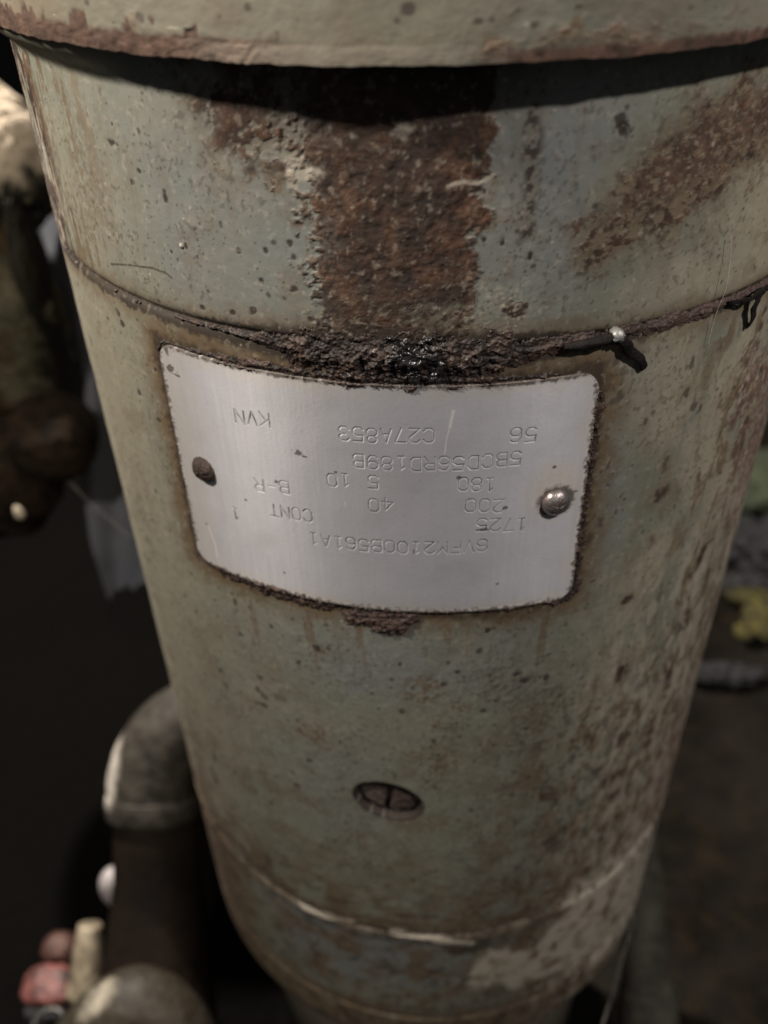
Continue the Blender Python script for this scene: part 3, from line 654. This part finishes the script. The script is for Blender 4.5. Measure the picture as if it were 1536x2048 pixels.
# ---- slotted screw sunk in the lower shell
t = NT("rusty_screw_steel")
nz = t.noise(130, 6, 0.7); nn = t.noise(400, 4, 0.7)
M_SCREW = t.out(t.ramp(nz, [(0.35, (0.05, 0.032, 0.026)), (0.5, (0.13, 0.095, 0.085)), (0.65, (0.26, 0.21, 0.18))]), 0.6, 0.35, t.bump(nn, 0.0009, 0.8))
def screw():
    s0, z0 = SCREW; n = 150; R0 = 0.072
    g = np.linspace(-R0, R0, n); x, y = np.meshgrid(g, g); d = np.hypot(x, y)
    k = np.where(d > R0, R0/np.maximum(d, 1e-9), 1); x, y = x*k, y*k; d = np.minimum(d, R0)
    hgt = 0.969+0.020*np.sqrt(np.clip(1-(d/(R0*1.02))**2, 0, 1))+0.004*fbm(x*40, y*40, 4, 3)
    sl = 1-ss(0.0055, 0.0095, np.abs(x-0.10*y+0.002*pn(y*60, x*0, 2)))
    hgt -= 0.022*sl*(d < R0*0.97)
    hgt = np.where(d >= R0*0.999, 0.945, hgt)
    nrm = np.array([math.sin(s0), -math.cos(s0), 0.0]); tx = np.array([math.cos(s0), math.sin(s0), 0.0])
    x = x*1.20; y = y*1.08-0.13*x
    V = x[..., None]*tx+y[..., None]*np.array([0, 0, 1.0])+hgt[..., None]*nrm+np.array([0, 0, z0])
    mesh_np("slotted_screw", V.reshape(-1, 3), grid_faces(n, n), M_SCREW, motor)
screw()

# ------------------------------------------------------------------ crust: ragged raised deposits along the seam and over the plate's edges
def crust():
    nc, nr = 1500, 760
    a = np.linspace(-62*DEG, 62*DEG, nc); b = np.linspace(0.10, -0.84, nr)
    s, z = np.meshgrid(a, b); s = s.astype(np.float32); z = z.astype(np.float32)
    mid = fbm(s*20, z*20, 5, 70); fine = fbm(s*64, z*64, 4, 71); vf = fbm(s*150, z*150, 3, 72); lump = fbm(s*30, z*30, 3, 73)
    # seam deposit, thick in the middle and thin to the sides
    cen = np.exp(-((s+0.06)/0.24)**4)
    c0 = -0.006-0.022*cen
    w = 0.010+0.044*cen+0.010*np.exp(-((s-0.30)/0.14)**2)+0.010*np.exp(-((s-0.52)/0.10)**2)
    e1 = 1-np.abs(z-c0)/w+0.75*mid+0.45*fine+0.15*vf
    e1 = e1-0.20*(1-cen)-0.9*(1-ss(-0.62, -0.34, s))
    # edges of the plate
    cx, cz, hx, hz = (PA0+PA1)/2, (PZ0+PZ1)/2, (PA1-PA0)/2, (PZ1-PZ0)/2
    qx, qz = np.abs(s-cx)-(hx-0.03), np.abs(z-cz)-(hz-0.03)
    sd = np.hypot(np.maximum(qx, 0), np.maximum(qz, 0))+np.minimum(np.maximum(qx, qz), 0)-0.03
    top = (z > cz+hz-0.05); bot = (z < cz-hz+0.05); rgt = (s > PA1-0.05)
    we = 0.004+0.008*top*np.exp(-((s+0.14)/0.34)**4)+0.010*bot*(0.3+ss(-0.62, -0.50, s)*(1-ss(-0.28, -0.2, s)))+0.006*rgt
    e2 = 1-np.abs(sd-we*0.9)/(we*1.1)+1.0*mid+0.8*fine+0.3*vf-0.15
    cl = ss(0.25, 0.30, s)*top; e2 = e2-1.2*cl
    # lump below the plate's bottom edge
    k1 = blob(s, z, 765, 1243, 0.085, 0.040, 0.6, 0.6, 81, 22); k2 = blob(s, z, 560, 1185, 0.13, 0.022, 0.6, 0.7, 82, 22)
    sw = np.abs(((s-on(765, 1235)[0])/0.075)**2+((z-on(765, 1235)[1])/0.042)**2-1)
    e3 = (k1*1.3-0.45)+0.5*fine; e4 = k2*1.2-0.55+0.6*fine
    tar = blob(s, z, 835, 720, 0.062, 0.042, 0.5, 0.7, 83, 30)
    e5 = tar*1.6-0.6+0.3*fine
    bulge = np.maximum.reduce([np.clip(e1, 0, 1.2)*(0.009+0.007*cen), np.clip(e2, 0, 1)*0.0075, np.clip(e3, 0, 1)*0.011, np.clip(e4, 0, 1)*0.010, np.clip(e5, 0, 1)*0.019])
    on_ = bulge > 0.0006
    hgt = bulge*(0.65+0.55*lump+0.2*fine)+0.0006*np.clip(vf, -1, 1)*(bulge > 0.003)+0.0008*fine
    r = 1.000+0.0065*(sd < 0.0)+np.where(on_, np.maximum(hgt, 0.0012), -0.004)
    f = on_[:-1, :-1] | on_[1:, :-1] | on_[:-1, 1:] | on_[1:, 1:]
    F = grid_faces(nr, nc, False, f)
    V = cylpos(s, z, r)
    used = np.unique(F); rm = np.full(len(V), -1, np.int64); rm[used] = np.arange(len(used))
    glos = np.maximum(tar, 0.55*cen*ss(0.15, 0.45, mid)); brown = ss(-0.1, 0.35, mid+0.3*lump)*(1-0.8*tar)
    flake = ss(0.22, 0.42, vf*0.5+fine*0.6)*(1-tar)
    redd = ss(0.28, 0.5, s)*(1-ss(0.7, 0.9, s))+np.maximum(k1, 0.7*k2)
    A = np.stack([glos, brown, flake, np.clip(redd, 0, 1)], -1).reshape(-1, 4)
    t = NT("greasy_rust_crust")
    g_, b_, f_, r_ = t.attr("crust"); n2 = t.noise(300, 6, 0.7); n3 = t.noise(1000, 3, 0.7)
    base = t.mix(b_, (0.019, 0.013, 0.011), (0.078, 0.045, 0.032)); base = t.mix(t.math('MULTIPLY', n2, 0.7), base, (0.018, 0.012, 0.010))
    base = t.mix(t.math('MULTIPLY', r_, 0.7), base, t.mix(n2, (0.045, 0.027, 0.023), (0.14, 0.09, 0.075)))
    base = t.mix(t.math('MULTIPLY', f_, 0.45), base, (0.15, 0.11, 0.085))
    base = t.mix(g_, base, (0.016, 0.015, 0.015))
    ro = t.mix(g_, (0.62, 0.62, 0.62), (0.13, 0.13, 0.13))
    t.out(base, ro, 0.0, t.bump(n3, 0.0002, 0.5, t.bump(n2, 0.0006, 0.5)))
    mesh_np("dirt_crust", V[used], rm[F][:, ::-1], t.m, motor, True, {'crust': A[used]})
crust()

# ------------------------------------------------------------------ tubes
def tube(name, P, rad, mat, parent=None, n=20, sub=8, wob=0.0, seed=1, cap=True):
    """smooth tube through points P (radii) with radii rad"""
    P = np.array(P, float); rad = np.atleast_1d(np.array(rad, float)); rad = np.full(len(P), rad[0]) if len(rad) == 1 else rad
    Q = np.vstack([2*P[0]-P[1], P, 2*P[-1]-P[-2]]); C = []; RR = []
    for i in range(len(P)-1):
        p0, p1, p2, p3 = Q[i:i+4]
        for j in range(sub):
            u = j/sub
            C.append(0.5*((2*p1)+(-p0+p2)*u+(2*p0-5*p1+4*p2-p3)*u*u+(-p0+3*p1-3*p2+p3)*u**3)); RR.append(rad[i]+(rad[i+1]-rad[i])*u)
    C.append(P[-1]); RR.append(rad[-1]); C = np.array(C); RR = np.array(RR)
    T = np.gradient(C, axis=0); T /= np.linalg.norm(T, axis=1)[:, None]+1e-12
    u = np.cross(T[0], [0.3, 0.2, 0.9]); u /= np.linalg.norm(u); V = []; a = np.linspace(0, 2*np.pi, n, endpoint=False)
    if cap: C = np.vstack([C[:1], C, C[-1:]]); T = np.vstack([T[:1], T, T[-1:]]); RR = np.concatenate([[1e-4], RR, [1e-4]])
    for i, (c, tt, r) in enumerate(zip(C, T, RR)):
        u = u-tt*(u@tt); u /= np.linalg.norm(u); v = np.cross(tt, u)
        w = 1+wob*pn(np.cos(a)*1.5+i*0.21, np.sin(a)*1.5, seed)*2 if wob else 1
        V.append(c+np.outer(np.cos(a)*r*w, u)+np.outer(np.sin(a)*r*w, v))
    return mesh_np(name, np.concatenate(V), grid_faces(len(C), n, True), mat, parent)

# cut wire ends that stick out of the seam and throw shadows on the shell
M_BLACK = simple("black_tarry_wire", (0.006, 0.005, 0.005), (0.020, 0.017, 0.015), 300, 0.7, spec=0.2)
M_TIP = simple("bright_cut_metal", (0.20, 0.20, 0.19), (0.36, 0.36, 0.34), 200, 0.45, 0.4, bump=0.0001)
def tail(P, w, n=12):
    """flat cord end hanging off the seam; P = (px, py, lift)"""
    C = [radial(*on(x, y), 1.0+h) for x, y, h in P]; V = []; m = len(C); K = 4
    cen = []
    for i in range(m-1):
        for j in range(K): cen.append(C[i]+(C[i+1]-C[i])*j/K)
    cen.append(C[-1]); cen = np.array(cen); T = np.gradient(cen, axis=0)
    w0 = w; rg = np.random.RandomState(int(P[0][0]))
    for q, (c, tt) in enumerate(zip(cen, T)):
        w = w0*(0.75+0.5*rg.rand())*(1.15-0.35*q/len(cen)); c = c+np.array([0.003*math.sin(q*0.9), 0, 0])
        nr = np.array([c[0], c[1], 0]); nr /= np.linalg.norm(nr); sd = np.cross(tt, nr); sd /= np.linalg.norm(sd)
        for k in range(n):
            a = 2*np.pi*k/n; V.append(c+sd*w*math.cos(a)+nr*w*0.30*math.sin(a))
    V = [cen[0]]*n+V+[cen[-1]]*n
    return mesh_np("cord_tail", np.array(V), grid_faces(len(V)//n, n, True), M_BLACK, motor)
tail([(1232, 672, .012), (1250, 690, .016), (1270, 710, .014), (1286, 732, .010)], 0.0100)
tail([(1500, 575, .018), (1496, 600, .022), (1493, 628, .014), (1493, 650, .008)], 0.0105)
tail([(1536, 560, .02), (1510, 568, .03), (1480, 590, .025), (1450, 605, .008)], 0.0065)
s1, z1 = on(1228, 664)
disc("cord_knot", s1, z1, 1.012, [(0.012, -0.02), (0.014, 0.004), (0.011, 0.012), (0.0004, 0.015)], M_TIP, motor, 20, 0.3, 4)
tube("tie_wire", [radial(*on(x, y), 1.012) for x, y in ((1125, 688), (1160, 684), (1190, 678), (1222, 668))], [0.006, 0.011, 0.011, 0.009], M_BLACK, motor, 14, 6, 0.2, 8)

# ------------------------------------------------------------------ the place around it
def lump(name, c, rx, ry, rz, mat, parent=None, n=90, amp=0.08, f=1.6, seed=1, power=2.0):
    th = np.linspace(0, 2*np.pi, n*2, endpoint=False); ph = np.linspace(0.001, np.pi-0.001, n); T, Pp = np.meshgrid(th, ph)
    x, y, zz = np.sin(Pp)*np.cos(T), np.sin(Pp)*np.sin(T), np.cos(Pp)
    if power != 2.0:
        nn_ = (np.abs(x)**power+np.abs(y)**power+np.abs(zz)**power)**(1/power); x, y, zz = x/nn_, y/nn_, zz/nn_
    d = 1+amp*(fbm(x*f+zz*1.7, y*f+zz*1.1, 5, seed)+fbm(zz*f+x, x*f*1.3-y, 5, seed+9))
    V = np.stack([x*rx*d, y*ry*d, zz*rz*d], -1).reshape(-1, 3)+np.array(c)
    return mesh_np(name, V, grid_faces(n, 2*n, True), mat, parent)

GZ = -5.2
def ground():
    n = 260; g = np.linspace(-1, 1, n); g = np.sign(g)*np.abs(g)**1.8*60
    x, y = np.meshgrid(g, g+6); h = 0.10*fbm(x*0.8, y*0.8, 5, 5)+0.04*fbm(x*3.5, y*3.5, 4, 6)
    t = NT("dirty_floor")
    n1 = t.noise(11, 7, 0.65); n2 = t.noise(70, 7, 0.7)
    base = t.mix(t.ramp(n1, [(0.38, 0.0), (0.62, 1.0)]), (0.009, 0.007, 0.005), (0.030, 0.026, 0.021)); base = t.mix(t.ramp(n2, [(0.5, 0.0), (0.7, 0.6)]), base, (0.05, 0.036, 0.02))
    geo = t.node('ShaderNodeNewGeometry'); sx = t.node('ShaderNodeSeparateXYZ'); t.link(geo.outputs['Position'], sx.inputs[0])
    floor_shade = t.ramp(t.math('ADD', t.math('MULTIPLY', sx.outputs[0], 1/S/2.0), n1), [(0.45, 1.0), (0.85, 0.0)])  # floor painted black towards the left in place of shade
    base = t.mix(floor_shade, base, (0.0035, 0.003, 0.0025))
    t.out(base, 0.9, 0.0, t.bump(n2, 0.01, 0.8), 0.08)
    o = mesh_np("ground", np.stack([x, y, GZ+h], -1).reshape(-1, 3), grid_faces(n, n), t.m); tag(o, kind='structure')
ground()
def floor_hit(px, py, z=GZ):
    d = ray(px, py); k = (z-CO[2])/d[2]; return CO+k*d

def thing(o, label, cat, group=None): return tag(o, label, cat, group)
M_YEL = simple("yellow_petal", (0.018, 0.016, 0.010), (0.17, 0.145, 0.035), 160, 0.7)
yel = [((1490, 1215), .30, .07, "short yellow smear on the dark floor, topmost of the yellow ones"), ((1525, 1240), .30, .16, "broad yellow smear running off the right edge of the photo"), ((1512, 1275), .22, .12, "ragged yellow smear between the broad one and the small dot"), ((1482, 1288), .12, .07, "small round yellow dot, lowest of the yellow smears")]
for i, ((px, py), a, b, lab) in enumerate(yel):
    c = floor_hit(px, py)+np.array([0, 0, 0.16]); o = lump("yellow_flake", c, a*0.62, b*1.1, 0.03, M_YEL, None, 40, 0.6, 3.0, 40+i); thing(o, lab, "paint flake", "yellow flakes on the floor right of the motor")
M_STONE = simple("grey_rubble", (0.010, 0.010, 0.010), (0.075, 0.075, 0.079), 140, 0.85, bump=0.003)
for i, (px, py, a, b, lab) in enumerate([(1530, 1110, .45, .22, "pale grey rubble lump touching the right edge of the photo"), (1475, 1085, .22, .16, "dark grey rubble lump just right of the motor"), (1500, 1190, .30, .10, "flat grey rubble piece above the yellow smears"), (1440, 1365, .30, .07, "thin grey rubble sliver below the yellow smears")]):
    c = floor_hit(px, py)+np.array([0, 0, 0.12]); o = lump("rubble", c, a, b*1.5, b*0.7, M_STONE, None, 60, 0.5, 2.6, 60+i); thing(o, lab, "rubble", "grey rubble on the floor")
M_MOSS = simple("mossy_stone", (0.030, 0.042, 0.022), (0.085, 0.105, 0.06), 30, 0.9)
o = lump("mossy_stone", floor_hit(1525, 985)+np.array([0, 0, .1]), .5, .5, .3, M_MOSS, None, 40, .25, 1.8, 71); thing(o, "dull green mossy stone on the floor beside the rusty right edge of the motor", "stone")
M_DIRT = simple("brown_dirt", (0.012, 0.009, 0.006), (0.036, 0.029, 0.018), 14, 0.95, bump=0.004, spec=0.12)

# ---- left: pump casting, grey sheet, brown fitting
t = NT("greasy_casting_lit_top")
n1 = t.noise(80, 7, 0.7); n2 = t.noise(300, 7, 0.7)
geo = t.node('ShaderNodeNewGeometry'); sx = t.node('ShaderNodeSeparateXYZ'); t.link(geo.outputs['Position'], sx.inputs[0])
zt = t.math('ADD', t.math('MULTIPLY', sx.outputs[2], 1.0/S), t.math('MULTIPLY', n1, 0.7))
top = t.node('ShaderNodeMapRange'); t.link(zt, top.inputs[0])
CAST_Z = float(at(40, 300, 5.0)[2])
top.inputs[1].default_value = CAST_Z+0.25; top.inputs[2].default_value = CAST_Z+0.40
base = t.mix(top.outputs[0], t.mix(t.ramp(n1, [(0.45, 0.0), (0.6, 1.0)]), (0.006, 0.006, 0.005), (0.05, 0.045, 0.028)), t.mix(n2, (0.58, 0.47, 0.34), (0.85, 0.74, 0.58)))  # top painted cream to carry the strong light on it
speck = t.ramp(t.noise(50, 7, 0.75, w=0.5), [(0.60, 0.0), (0.66, 1.0)])
base = t.mix(t.math('MULTIPLY', speck, 0.7), base, (0.30, 0.25, 0.18))
M_CAST = t.out(base, 0.7, 0.0, t.bump(n2, 0.005, 0.9), 0.2)
M_OLIVE = simple("olive_casting", (0.020, 0.019, 0.012), (0.11, 0.10, 0.066), 60, 0.75, bump=0.003, spots_c=(0.05, 0.028, 0.012), spot_scale=30, spec=0.12)
cp = at(-70, 480, 5.2)
pc = empty("pump_casting", tuple(cp*S))
thing(pc, "grease blackened casting with a cream top painted bright as if lit at the upper left edge", "pump")
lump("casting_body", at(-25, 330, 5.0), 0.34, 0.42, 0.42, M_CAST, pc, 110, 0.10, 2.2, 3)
lump("casting_flank", at(-60, 640, 5.2), 0.50, 0.36, 0.55, M_OLIVE, pc, 90, 0.07, 1.6, 5, 3.2)
M_BLK = simple("black_grease", (0.005, 0.005, 0.004), (0.022, 0.019, 0.014), 30, 0.6, bump=0.003, spec=0.12)
lump("greasy_rib", at(85, 620, 5.1), 0.07, 0.2, 0.62, M_BLK, pc, 50, 0.12, 2.5, 8)
M_BRN = simple("brown_iron", (0.004, 0.003, 0.002), (0.030, 0.019, 0.011), 110, 0.75, bump=0.002, spec=0.12)
vv = empty("valve_body", tuple(at(90, 880, 5.2)*S)); thing(vv, "dark brown rounded iron valve body under the olive casting", "valve")
lump("valve_bulb", at(100, 875, 5.2), 0.25, 0.25, 0.22, M_BRN, vv, 60, .08, 1.6, 11, 2.6)
lump("valve_neck", at(-10, 950, 5.3), 0.36, 0.3, 0.34, M_BRN, vv, 60, .08, 1.6, 12, 2.4)
M_CHIP = simple("cream_flake", (0.42, 0.36, 0.27), (0.62, 0.55, 0.43), 60, 0.6)
o = lump("loose_chip", at(38, 1025, 4.9), .025, .02, .040, M_CHIP, None, 30, .35, 2.2, 14); thing(o, "small bright cream chip lying against the dark iron at the left edge", "chip")

M_SHEET = simple("grey_sheet", (0.075, 0.079, 0.092), (0.115, 0.120, 0.134), 30, 0.75, bump=0.001, spec=0.12)
def sheet():
    L = [(58, 380), (100, 560), (150, 790), (163, 960), (182, 1090), (213, 1190)]
    R = [(150, 380), (190, 560), (250, 800), (290, 960), (320, 1090), (330, 1150)]
    n = 60; V = []
    for i in range(n):
        u = i/(n-1)*(len(L)-1); k = min(int(u), len(L)-2); f = u-k
        l = np.array(L[k])*(1-f)+np.array(L[k+1])*f; r = np.array(R[k])*(1-f)+np.array(R[k+1])*f
        for j in range(16):
            p = l*(1-j/15)+r*j/15; jag = 7*math.sin(j*2.1)+6*math.sin(j*0.9+1) if i == n-1 else 0
            V.append(at(p[0], p[1]+jag, 5.6+0.05*math.sin(j*0.5+i*0.1)))
    V = np.array(V); off = CF*0.03
    V2 = np.vstack([V, V+off]); F = grid_faces(n, 16); N = len(V)
    F2 = F[:, ::-1]+N
    rim = [i*16 for i in range(n)]+[(n-1)*16+j for j in range(1, 16)]+[i*16+15 for i in range(n-2, -1, -1)]+[j for j in range(14, 0, -1)]
    FS = np.array([[rim[k], rim[(k+1) % len(rim)], rim[(k+1) % len(rim)]+N, rim[k]+N] for k in range(len(rim))])
    o = mesh_np("hanging_sheet", V2, np.vstack([F, F2, FS]), M_SHEET, None, False); thing(o, "dull grey hanging sheet with a torn lower edge behind the motor's left side", "sheet")
sheet()

# ---- lower left: elbow and riser pipe, pale pipe, nozzle, red clip, brass dome
def highlighted(name, c1, c2, cp_, centre, radii, roty, rough=0.55, spec=0.3):
    """dirty metal with one pale highlight painted into its colour"""
    t = NT(name); n = t.noise(150, 6, 0.62); n2 = t.noise(60, 5, 0.6, w=0.4); b = t.mix(t.ramp(n, [(0.35, 0.0), (0.65, 1.0)]), c1, c2)
    geo = t.node('ShaderNodeNewGeometry'); mp = t.node('ShaderNodeMapping', vector_type='TEXTURE'); t.link(geo.outputs['Position'], mp.inputs[0])
    mp.inputs['Location'].default_value = tuple(np.array(centre)*S); mp.inputs['Rotation'].default_value = (0, roty, 0); mp.inputs['Scale'].default_value = tuple(r*S for r in radii)
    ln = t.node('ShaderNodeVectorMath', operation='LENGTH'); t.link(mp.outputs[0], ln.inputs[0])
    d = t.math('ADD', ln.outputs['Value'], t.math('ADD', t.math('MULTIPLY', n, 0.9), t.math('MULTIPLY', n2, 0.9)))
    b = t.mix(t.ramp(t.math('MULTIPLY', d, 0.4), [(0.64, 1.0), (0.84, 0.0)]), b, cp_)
    return t.out(b, rough, 0.0, t.bump(n, 0.0015, 0.8), spec)
M_ELB = highlighted("dusty_iron_elbow", (0.020, 0.018, 0.014), (0.062, 0.055, 0.044), (0.52, 0.48, 0.42), at(220, 1528, 4.95), (0.085, 0.3, 0.17), 0.25)  # pale ellipse paints the highlight on the elbow's left edge
M_PIPE = simple("black_pipe", (0.008, 0.006, 0.005), (0.022, 0.015, 0.010), 30, 0.6, bump=0.001, spec=0.12)
D = 5.0
el = empty("elbow_pipe", tuple(at(300, 1990, D)*S)); thing(el, "dark iron pipe with a dusty elbow on top, left of the motor's foot", "pipe")
k = D/CAM_F
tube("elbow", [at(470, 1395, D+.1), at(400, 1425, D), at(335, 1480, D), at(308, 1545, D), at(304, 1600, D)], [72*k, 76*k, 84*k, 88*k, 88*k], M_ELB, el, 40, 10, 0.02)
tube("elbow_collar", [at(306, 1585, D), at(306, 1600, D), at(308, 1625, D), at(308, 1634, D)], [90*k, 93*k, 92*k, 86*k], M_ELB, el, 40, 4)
tube("riser", [at(312, 1620, D), at(316, 1750, D), at(318, 1900, D), at(320, 2100, D), at(322, 2300, D)], [84*k, 86*k, 104*k, 116*k, 120*k], M_PIPE, el, 40, 6)
M_WHITE = simple("pale_plastic", (0.50, 0.46, 0.46), (0.68, 0.63, 0.62), 40, 0.5)
o = lump("pale_knob", at(240, 1775, 5.7), .12, .10, .19, M_WHITE, None, 40, 0.02, 1.4, 53); thing(o, "pale pinkish white rounded knob showing past the dark pipe's left side", "knob")
M_NOZ = simple("cream_plastic", (0.12, 0.095, 0.06), (0.46, 0.39, 0.28), 130, 0.45)
o = tube("nozzle", [at(180, 1850, 5.3), at(179, 1870, 5.3), at(176, 1930, 5.3), at(172, 1990, 5.3)], [23*5.3/CAM_F, 26*5.3/CAM_F, 33*5.3/CAM_F, 40*5.3/CAM_F], M_NOZ, None, 28, 6); thing(o, "cream coloured tapered plastic nozzle left of the dark pipe", "nozzle")
M_RED = simple("faded_red_plastic", (0.02, 0.011, 0.010), (0.32, 0.11, 0.095), 140, 0.45)
M_REDD = simple("dull_red_brown", (0.015, 0.008, 0.006), (0.14, 0.065, 0.05), 120, 0.5)
rc_ = empty("red_clip", tuple(at(95, 1980, 5.5)*S)); thing(rc_, "faded red plastic clip in the lower left corner beside the cream nozzle", "clip")
lump("clip_jaw", at(100, 1975, 5.5), .15, .12, .085, M_RED, rc_, 40, .10, 1.6, 17, 3.0)
lump("clip_lever", at(122, 1900, 5.9), .11, .10, .10, M_REDD, rc_, 40, .12, 1.8, 18, 2.6)
lump("clip_pad", at(95, 2010, 5.45), .12, .10, .045, M_STONE, rc_, 40, .10, 1.6, 19, 3.0)
M_BRASS = simple("tarnished_dome", (0.050, 0.043, 0.020), (0.10, 0.086, 0.045), 20, 0.36, 0.0, 0.0008)
kb = 4.3/CAM_F
M_BEND = highlighted("dull_beige_bend", (0.018, 0.015, 0.010), (0.048, 0.040, 0.028), (0.42, 0.38, 0.30), at(215, 1992, 4.1), (0.20, 0.3, 0.055), -0.72, 0.5, 0.3)  # pale streak paints the grazing light along the bend
o = tube("pipe_bend", [at(120, 2190, 4.3), at(185, 2080, 4.3), at(275, 2018, 4.3), at(352, 2070, 4.3), at(392, 2190, 4.3)], [70*kb, 76*kb, 82*kb, 74*kb, 66*kb], M_BEND, None, 40, 10, 0.02); thing(o, "dull olive beige pipe bend arching at the bottom edge in front of the dark pipe", "pipe bend")
M_CHROME = simple("chrome_bolt_metal", (0.45, 0.45, 0.45), (0.6, 0.6, 0.6), 60, 0.2, 0.9)
o = tube("steel_pin", [at(402, 2016, 4.3), at(406, 2050, 4.3), at(408, 2080, 4.3)], [.010, .016, .016], M_CHROME, None, 16, 5); thing(o, "tiny shiny steel pin at the bottom edge between dome and motor", "pin")
M_RING = simple("dark_ring_metal", (0.05, 0.05, 0.048), (0.12, 0.12, 0.11), 60, 0.25, 0.7)
def torus(name, c, R, r, nrm, mat, parent=None):
    nrm = np.array(nrm)/np.linalg.norm(nrm); u = np.cross(nrm, [0, 0.1, 1]); u /= np.linalg.norm(u); v = np.cross(nrm, u)
    a = np.linspace(0, 2*np.pi, 48, endpoint=False); b = np.linspace(0, 2*np.pi, 16, endpoint=False)
    V = np.array([c+(R+r*math.cos(q))*(math.cos(p)*u+math.sin(p)*v)+r*math.sin(q)*nrm for p in a for q in b]); 
    i = np.arange(48)[:, None]; j = np.arange(16)[None, :]
    F = np.stack([i*16+j, ((i+1) % 48)*16+j, ((i+1) % 48)*16+(j+1) % 16, i*16+(j+1) % 16], -1).reshape(-1, 4)
    return mesh_np(name, V, F, mat, parent)
o = torus("hose_clamp", at(98, 2052, 5.2), .085, .016, -CF+0.8*CU, M_RING); thing(o, "small dark metal hose clamp ring under the red clip", "hose clamp")

# ---- right: standing pipe with a coupling, loose wire
M_GPIPE = simple("grimy_grey_pipe", (0.045, 0.041, 0.030), (0.12, 0.11, 0.085), 90, 0.7, bump=0.0012)
gp = empty("standing_pipe", tuple(at(1300, 2000, 4.9)*S)); thing(gp, "grimy grey standing pipe half hidden behind the motor's lower right side", "pipe")
k = 4.9/CAM_F
tube("pipe_barrel", [at(1262, 1560, 4.9), at(1272, 1650, 4.9), at(1282, 1760, 4.9), at(1286, 1860, 4.9), at(1290, 2000, 4.9), at(1292, 2200, 4.9)], [24*k, 34*k, 42*k, 44*k, 44*k, 44*k], M_GPIPE, gp, 32, 8)
tube("pipe_coupling", [at(1292, 1962, 4.9), at(1294, 1972, 4.9), at(1296, 2030, 4.9), at(1298, 2090, 4.9)], [46*k, 56*k, 60*k, 60*k], M_GPIPE, gp, 10, 3)
M_WIRE = simple("grey_wire", (0.06, 0.055, 0.045), (0.12, 0.11, 0.09), 100, 0.5)
o = tube("loose_wire", [at(1268, 1830, 3.9), at(1254, 1880, 3.9), at(1232, 1960, 3.85), at(1206, 2048, 3.8), at(1190, 2110, 3.8)], 3.2*3.9/CAM_F, M_WIRE, None, 10, 8); thing(o, "thin grey wire slanting down beside the motor's lower right edge", "wire")

# ---- cobweb threads
M_WEB = simple("cobweb_silk", (0.55, 0.52, 0.46), (0.7, 0.67, 0.6), 60, 0.6)
def web(P, r, lab, surf=None):
    Q = [radial(*on(x, y), 1.0+h) for x, y, h in P] if surf else [at(x, y, h) for x, y, h in P]
    o = tube("cobweb_thread", Q, r, M_WEB if surf else M_WIRE, None, 6, 8); thing(o, lab, "cobweb", "cobweb threads")
web([(1452, 470, .012), (1448, 510, .016), (1436, 570, .02), (1424, 620, .012), (1410, 690, .006)], 0.0006, "fine cobweb thread crossing the seam near the right edge of the shell", True)
web([(140, 965, 4.4), (175, 1000, 4.2), (215, 1035, 4.0), (262, 1075, 3.8)], 0.0009, "faint cobweb thread from the dark iron to the motor's left edge")
